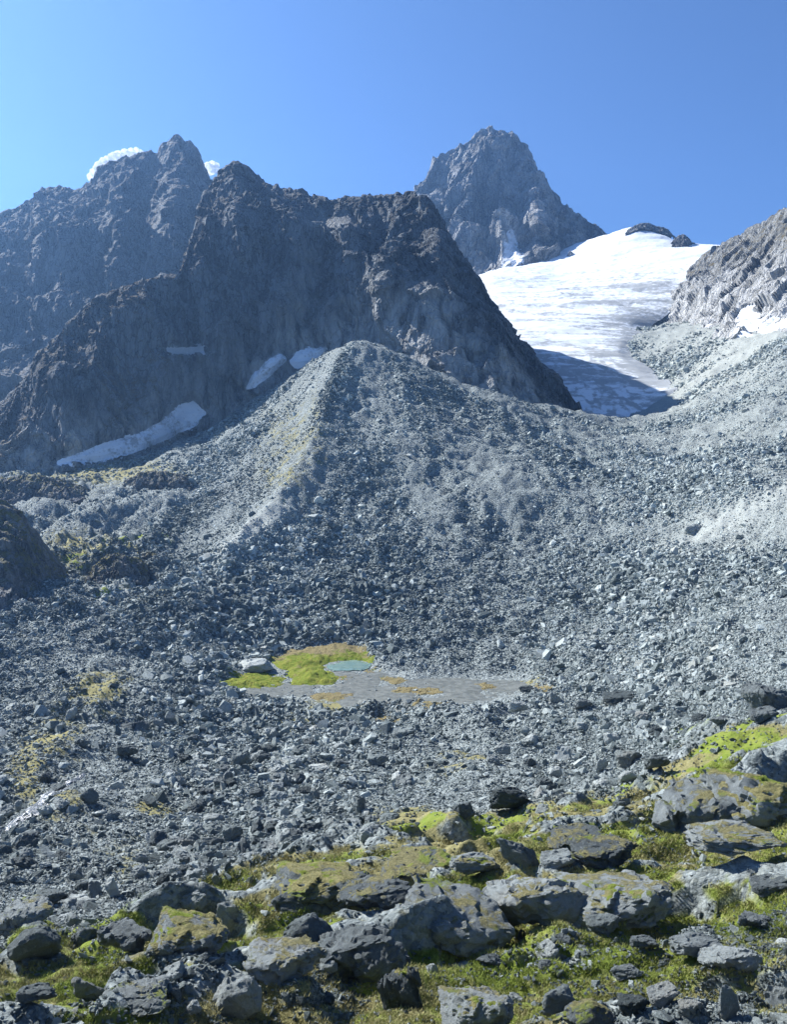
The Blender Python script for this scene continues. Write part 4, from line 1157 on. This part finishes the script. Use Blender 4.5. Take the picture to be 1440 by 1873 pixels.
size = 2.1 * (1 - u * .99995) ** (-1 / alpha)                      # photo pixels, many small and few large
big = np.interp(spy, [600, 700, 900, 1150, 1300, 1450, 1650, 1873], [.8, .85, .9, 1.0, 1.05, 1.0, 1.1, 1.7])
size = size * big * np.clip(1 + 1.0 * spat + 1.1 * strk[iv, iu], .5, 2.0) * (1 - .42 * sflk) * np.where(spx > 1100, 1.12, 1)
size = np.minimum(size, np.interp(spy, [600, 900, 1200, 1400, 1873], [9, 12, 18, 27, 44])) * (1 - .5 * sfla)
metres = np.clip(size * Pw[:, 1] / F, .12, 6.5)
size = metres * F / Pw[:, 1]
# keep clear of the hand placed rocks
big_i = np.argsort(-size)
far_from = np.ones(N, bool)
for (hx, hy, hw, hh) in hero_px:
    far_from &= ~((np.abs(spx - hx) < hw + size * .4) & (np.abs(spy - hy) < hh + size * .5) & (size > 9))
visible = (spx > 4) & (spx < W - 4) & (spy > 600) & (spy < H - 4)
order = [i for i in big_i if far_from[i] and visible[i]]
N_IND = 300 - len(HERO)
chosen = order[:N_IND]
keepm = far_from.copy(); keepm[chosen] = False

ANCHORS = [(h[3], h[4] - h[6] / 2, h[12]) for h in HERO]
SHORT = {}
for h in HERO:
    words = h[12].replace(',', '').split()
    n = next((j for j, w in enumerate(words) if w in ('boulder', 'slab', 'outcrop', 'ledge', 'hump', 'rib', 'hummock', 'face', 'rock')), 4)
    SHORT[h[12]] = ' '.join(words[:n + 1])
ANCHORS = [(x, y, SHORT[l]) for x, y, l in ANCHORS]
ANCHORS += [(465, 1222, 'whitish rock dome'), (640, 1220, 'turquoise pool'), (570, 1220, 'yellow green meadow'), (465, 1250, 'bright green moss island'), (760, 1262, 'grey silt flat'), (890, 1256, 'stony moss mound'),
            (640, 620, 'moraine summit'), (590, 790, 'brown moraine crest'), (460, 985, 'lower moraine crest'), (1140, 735, 'shaded ice bowl'), (1240, 985, 'pale gravel rill'), (1395, 610, 'large right snow patch'), (60, 1060, 'dark left knoll'),
            (212, 1060, 'moss capped dark knoll'), (240, 800, 'long snow strip'), (500, 680, 'narrow snow strip'), (50, 1490, 'white stream'), (700, 1310, 'ochre moss patch'), (850, 900, 'middle of the moraine face'), (1100, 850, 'upper scree'), (850, 1120, 'foot of the moraine face')]
USED = {}
def label_for(x, y, tone, word, m):
    o = sorted(range(len(ANCHORS)), key=lambda j: math.hypot(ANCHORS[j][0] - x, (ANCHORS[j][1] - y) * 1.4))
    for j in o[:4]:
        ax, ay, nm = ANCHORS[j]
        dx, dy = x - ax, (y - ay) * 1.4
        d = math.hypot(dx, dy)
        near = 'just ' if d < 60 else '' if d < 130 else 'well '
        side = ('right of' if dx > 0 else 'left of') if abs(dx) > abs(dy) else ('below' if dy > 0 else 'above')
        for size in ('', 'big ' if m > 2.4 else 'small '):
            l = f'{size}{tone} {word} boulder {near}{side} the {nm}'
            if l not in USED and len(l.split()) <= 16:
                USED[l] = 1
                return l
    l = f'{tone} {word} boulder {near}{side} the {nm}'
    return l
R_ = random.Random(5)
for i in chosen:
    kind = R_.choice(['block', 'block', 'slab', 'wedge', 'round', 'block', 'slab', 'tall', 'ledge'])
    mat = R_.choices(['rock', 'rock_dark', 'rock_pale'], [5, 2.6, 2.0])[0]
    k = R_.randrange(len(SHAPES[kind]))
    m = metres[i] * R_.uniform(.95, 1.25)
    ratio = {'block': (1, .9, .78), 'slab': (1.2, .95, .5), 'wedge': (1, .9, .85), 'round': (1, .95, .8), 'tall': (.75, .75, 1.15), 'ledge': (1.2, .9, .65)}[kind]
    sz = [m * r * R_.uniform(.88, 1.12) for r in ratio]
    x, y, z = Pw[i]
    word = {'block': 'blocky', 'slab': 'flat', 'wedge': 'wedge shaped', 'round': 'rounded', 'tall': 'upright', 'ledge': 'long'}[kind]
    tone = {'rock': 'grey', 'rock_dark': 'dark', 'rock_pale': 'pale'}[mat]
    put_rock('boulder', kind, k, mat, (x, y, z + sz[2] * .22), sz, (R_.uniform(-.28, .28), R_.uniform(-.28, .28), R_.uniform(0, 6.28)),
             label_for(spx[i], spy[i], tone, word, m), 'boulder', 'boulders strewn over the debris')

# stones of the rubble, drawn by geometry nodes from a few shapes
protos = bpy.data.collections.new('stone_shapes')
for q in range(14):
    rr = random.Random(2000 + q)
    dims = rr.choice([(1, .85, .7), (1, .8, .45), (1, .9, .85), (1, .7, .6)])
    me = rock_mesh('stone_shape', 2000 + q, dims, rr.choice([8, 9, 11, 13]), 0, 0, rr.uniform(.3, .8), 0, M['rubble'])
    co = np.array([v.co for v in me.vertices]); me.transform(Matrix.Scale(1 / float((co.max(0) - co.min(0)).max()), 4))
    protos.objects.link(bpy.data.objects.new('stone_shape', me))

def scatter_group(coll, nm):
    g = bpy.data.node_groups.new(nm, 'GeometryNodeTree')
    g.interface.new_socket('Geometry', in_out='INPUT', socket_type='NodeSocketGeometry')
    g.interface.new_socket('Geometry', in_out='OUTPUT', socket_type='NodeSocketGeometry')
    k = NT(g)
    gi, go = k.n('NodeGroupInput'), k.n('NodeGroupOutput')
    ci = k.n('GeometryNodeCollectionInfo')
    ci.inputs[0].default_value = coll; ci.inputs['Separate Children'].default_value = True; ci.inputs['Reset Children'].default_value = True
    ip = k.n('GeometryNodeInstanceOnPoints')
    def attr(n, typ):
        a = k.n('GeometryNodeInputNamedAttribute', data_type=typ); a.inputs[0].default_value = n; return a.outputs[0]
    e2r = k.n('FunctionNodeEulerToRotation')
    k.l(attr('rot', 'FLOAT_VECTOR'), e2r.inputs[0])
    k.l(gi.outputs[0], ip.inputs['Points']); k.l(ci.outputs[0], ip.inputs['Instance'])
    ip.inputs['Pick Instance'].default_value = True
    k.l(attr('idx', 'INT'), ip.inputs['Instance Index']); k.l(e2r.outputs[0], ip.inputs['Rotation']); k.l(attr('scl', 'FLOAT_VECTOR'), ip.inputs['Scale'])
    k.l(ip.outputs[0], go.inputs[0])
    return g

def scatter(name, P, rot, scl, idx, tint, group, label, cat):
    me = bpy.data.meshes.new(name)
    n = len(P)
    me.vertices.add(n)
    me.vertices.foreach_set('co', np.ascontiguousarray(P, np.float32).ravel())
    for nm, typ, key, arr in (('rot', 'FLOAT_VECTOR', 'vector', rot), ('scl', 'FLOAT_VECTOR', 'vector', scl), ('idx', 'INT', 'value', idx), ('tint', 'FLOAT', 'value', tint)):
        at = me.attributes.new(nm, typ, 'POINT')
        at.data.foreach_set(key, np.ascontiguousarray(arr, np.int32 if typ == 'INT' else np.float32).ravel())
    o = bpy.data.objects.new(name, me)
    S.collection.objects.link(o)
    md = o.modifiers.new('scatter', 'NODES'); md.node_group = group
    tag(o, label, cat, kind='stuff')
    return o

stone_nodes = scatter_group(protos, 'stone_scatter')
rot = rng.random((N, 3)) * np.array([6.28, 6.28, 6.28])
rot[:, 0] = rng.normal(0, .5, N); rot[:, 1] = rng.normal(0, .5, N)
scl = metres[:, None] * 1.25 * rng.uniform(.75, 1.2, (N, 3))
tintn = np.clip(.44 + .32 * rng.standard_normal(N) + .16 * sstep(850, 1250, spx) * (spy < 1260) - .14 * np.exp(-((spx - 640) / 90) ** 2 - ((spy - 930) / 190) ** 2) + .30 * smg[:, 2] + .15 * spat - .55 * strk[iv, iu] - .2 * sflk - .25 * np.clip(smg[:, 1], 0, 1), 0, 1.15)  # sun shading painted into the tint: darker mid-moraine, paler to the right
ids = rng.integers(0, 14, N)
Pz = Pw.copy(); Pz[:, 2] += metres * .12
iben = sben > .5
iabove = (spy < np.interp(spx, foot_x, foot_y)) & (Pw[:, 1] > 150) & ~iben
iscree = iabove & (spx > 1040 + (spy - 770) * .25)
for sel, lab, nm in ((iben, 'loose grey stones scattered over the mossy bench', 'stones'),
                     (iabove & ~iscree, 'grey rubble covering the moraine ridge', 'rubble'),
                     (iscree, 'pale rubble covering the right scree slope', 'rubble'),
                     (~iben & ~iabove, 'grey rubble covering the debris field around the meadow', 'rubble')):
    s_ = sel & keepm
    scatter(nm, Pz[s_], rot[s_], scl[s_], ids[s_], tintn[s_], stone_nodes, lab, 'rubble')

# ------------------------------------------------------------------ grass tufts and moss cushions on the bench
def tuft_mesh(seed, n, h, spread, mat):
    rr = random.Random(seed); V = []; Fc = []
    for _ in range(n):
        a = rr.uniform(0, 6.28); r = rr.uniform(0, spread); x, y = math.cos(a) * r, math.sin(a) * r
        hh = h * rr.uniform(.5, 1.1); b = rr.uniform(0, 6.28); w = .09 * h; ln = rr.uniform(.25, .9) * hh
        c = len(V)
        V += [(x - w * math.sin(b), y + w * math.cos(b), -.05), (x + w * math.sin(b), y - w * math.cos(b), -.05), (x + ln * math.cos(b), y + ln * math.sin(b), hh)]
        Fc.append((c, c + 1, c + 2))
    me = bpy.data.meshes.new('grass_tuft'); me.from_pydata(V, [], Fc); me.materials.append(mat); return me
def grass_mat():
    m, t = new_mat('tundra_grass'); k = NT(t)
    a = k.n('ShaderNodeAttribute', attribute_name='tint', attribute_type='INSTANCER')
    rnd = k.n('ShaderNodeObjectInfo').outputs['Random']
    dry = k.mix(rnd, (.24, .22, .10), (.38, .35, .17))
    grn = k.mix(rnd, (.15, .205, .035), (.24, .27, .06))
    k.finish(k.mix(a.outputs['Fac'], dry, grn), None, 0, .8, .1)
    return m
M['grass'] = grass_mat()
tufts = bpy.data.collections.new('tuft_shapes')
for q in range(6):
    tufts.objects.link(bpy.data.objects.new('tuft_shape', tuft_mesh(3000 + q, 60, .075 if q < 4 else .12, .24, M['grass'])))
tn = scatter_group(tufts, 'tuft_scatter')
cn = np.cross(C[1] - C[0], C[3] - C[0]); cn = np.abs(cn[..., 2]) / (np.linalg.norm(cn, axis=-1) + 1e-9)
gd = sstep(.62, .85, cn) * np.where(inview & (ben > .5) & (cen[..., 1] < 65), area, 0) * np.clip(MG[:-1, :-1, 0] * .8 + MG[:-1, :-1, 1] * .8 - .45, 0.0, 1)
gp = (gd / gd.sum()).ravel()
NG = 38000
gi = rng.choice(gp.size, NG, p=gp); iv, iu = np.divmod(gi, NU - 1)
a, b = rng.random(NG), rng.random(NG)
Pg = (C[0][iv, iu] * ((1 - a) * (1 - b))[:, None] + C[1][iv, iu] * (a * (1 - b))[:, None] + C[2][iv, iu] * (a * b)[:, None] + C[3][iv, iu] * ((1 - a) * b)[:, None])
gm = MG[iv, iu]
gt_ = np.clip((gm[:, 0] - gm[:, 1] * .35) * 1.6 - .15 + .25 * rng.standard_normal(NG), 0, 1)
gs = rng.uniform(.7, 1.5, NG) * np.clip(Pg[:, 1] / 34, .8, 1.8)
grot = np.zeros((NG, 3)); grot[:, 2] = rng.random(NG) * 6.28
scatter('grass', Pg, grot, np.stack([gs, gs, gs * rng.uniform(.35, .7, NG)], 1), rng.integers(0, 6, NG), gt_, tn, 'short yellow and green tundra grass and moss on the bench', 'grass')

# ------------------------------------------------------------------ clouds peeping over the jagged mountain
def cloud_mat():
    m, t = new_mat('cloud_white'); k = NT(t)
    d = k.n('ShaderNodeBsdfDiffuse'); d.inputs[0].default_value = (.95, .95, .95, 1)
    tr = k.n('ShaderNodeBsdfTranslucent'); tr.inputs[0].default_value = (.95, .95, .95, 1)
    mx = k.n('ShaderNodeMixShader'); mx.inputs[0].default_value = .65
    k.l(d.outputs[0], mx.inputs[1]); k.l(tr.outputs[0], mx.inputs[2])
    tp = k.n('ShaderNodeBsdfTransparent'); m2 = k.n('ShaderNodeMixShader'); m2.inputs[0].default_value = .6
    k.l(tp.outputs[0], m2.inputs[1]); k.l(mx.outputs[0], m2.inputs[2])
    o = k.n('ShaderNodeOutputMaterial'); k.l(m2.outputs[0], o.inputs[0])
    return m
M['cloud'] = cloud_mat()
def cloud(puffs, label):
    Vs, Fs, c = [], [], 0
    bm = bmesh.new(); bmesh.ops.create_icosphere(bm, subdivisions=4, radius=1)
    bm.verts.ensure_lookup_table()
    sv = np.array([v.co for v in bm.verts]); sf = np.array([[v.index for v in f.verts] for f in bm.faces]); bm.free()
    for q, (px, py, r) in enumerate(puffs):
        d = 3300; cc = pix(px, py, d); R = r * d / F
        P = sv * R
        P = P * (1 + .30 * fbm(sv * 2 + q * 3.1, 1700, 4)[:, None] + .12 * np.abs(fbm(sv * 6 + q, 1710, 3))[:, None])
        Vs.append(P + cc); Fs.append(sf + c); c += len(sv)
    o = mesh_obj('cloud', np.concatenate(Vs), np.concatenate(Fs), M['cloud'])
    tag(o, label, 'cloud')
cloud([(166,324,7),(172,316,8),(180,306,9),(190,298,9),(198,293,8),(207,288,9),(217,284,8),(228,281,8),(239,278,7),(249,276,6),(257,279,5),(190,312,16),(215,302,18),(238,296,18)], 'elongated small white cloud peeping over the left shoulder of the jagged mountain')
cloud([(380,303,6),(388,300,6),(396,302,5),(384,310,10),(395,309,7)], 'tiny white cloud puff in the notch between the two summits')

# ------------------------------------------------------------------ haze
def haze():
    m, t = new_mat('haze_air'); k = NT(t)
    v = k.n('ShaderNodeVolumePrincipled')
    v.inputs['Color'].default_value = (.28, .54, 1.0, 1)
    v.inputs['Density'].default_value = HAZE_DENSITY
    v.inputs['Anisotropy'].default_value = .6
    o = k.n('ShaderNodeOutputMaterial'); k.l(v.outputs[0], o.inputs['Volume'])
    x0, x1, y0, y1, z0, z1 = -2400, 2400, -300, 2640, -300, 860
    V = [(x, y, z) for z in (z0, z1) for y in (y0, y1) for x in (x0, x1)]
    Fq = [(0, 2, 3, 1), (4, 5, 7, 6), (0, 1, 5, 4), (2, 6, 7, 3), (0, 4, 6, 2), (1, 3, 7, 5)]
    o = mesh_obj('haze', np.array(V, float), np.array(Fq), m, smooth=False)
    o['kind'] = 'stuff'; o['label'] = 'thin blue mountain haze filling the whole valley'; o['category'] = 'haze'
if HAZE_DENSITY > 0: haze()
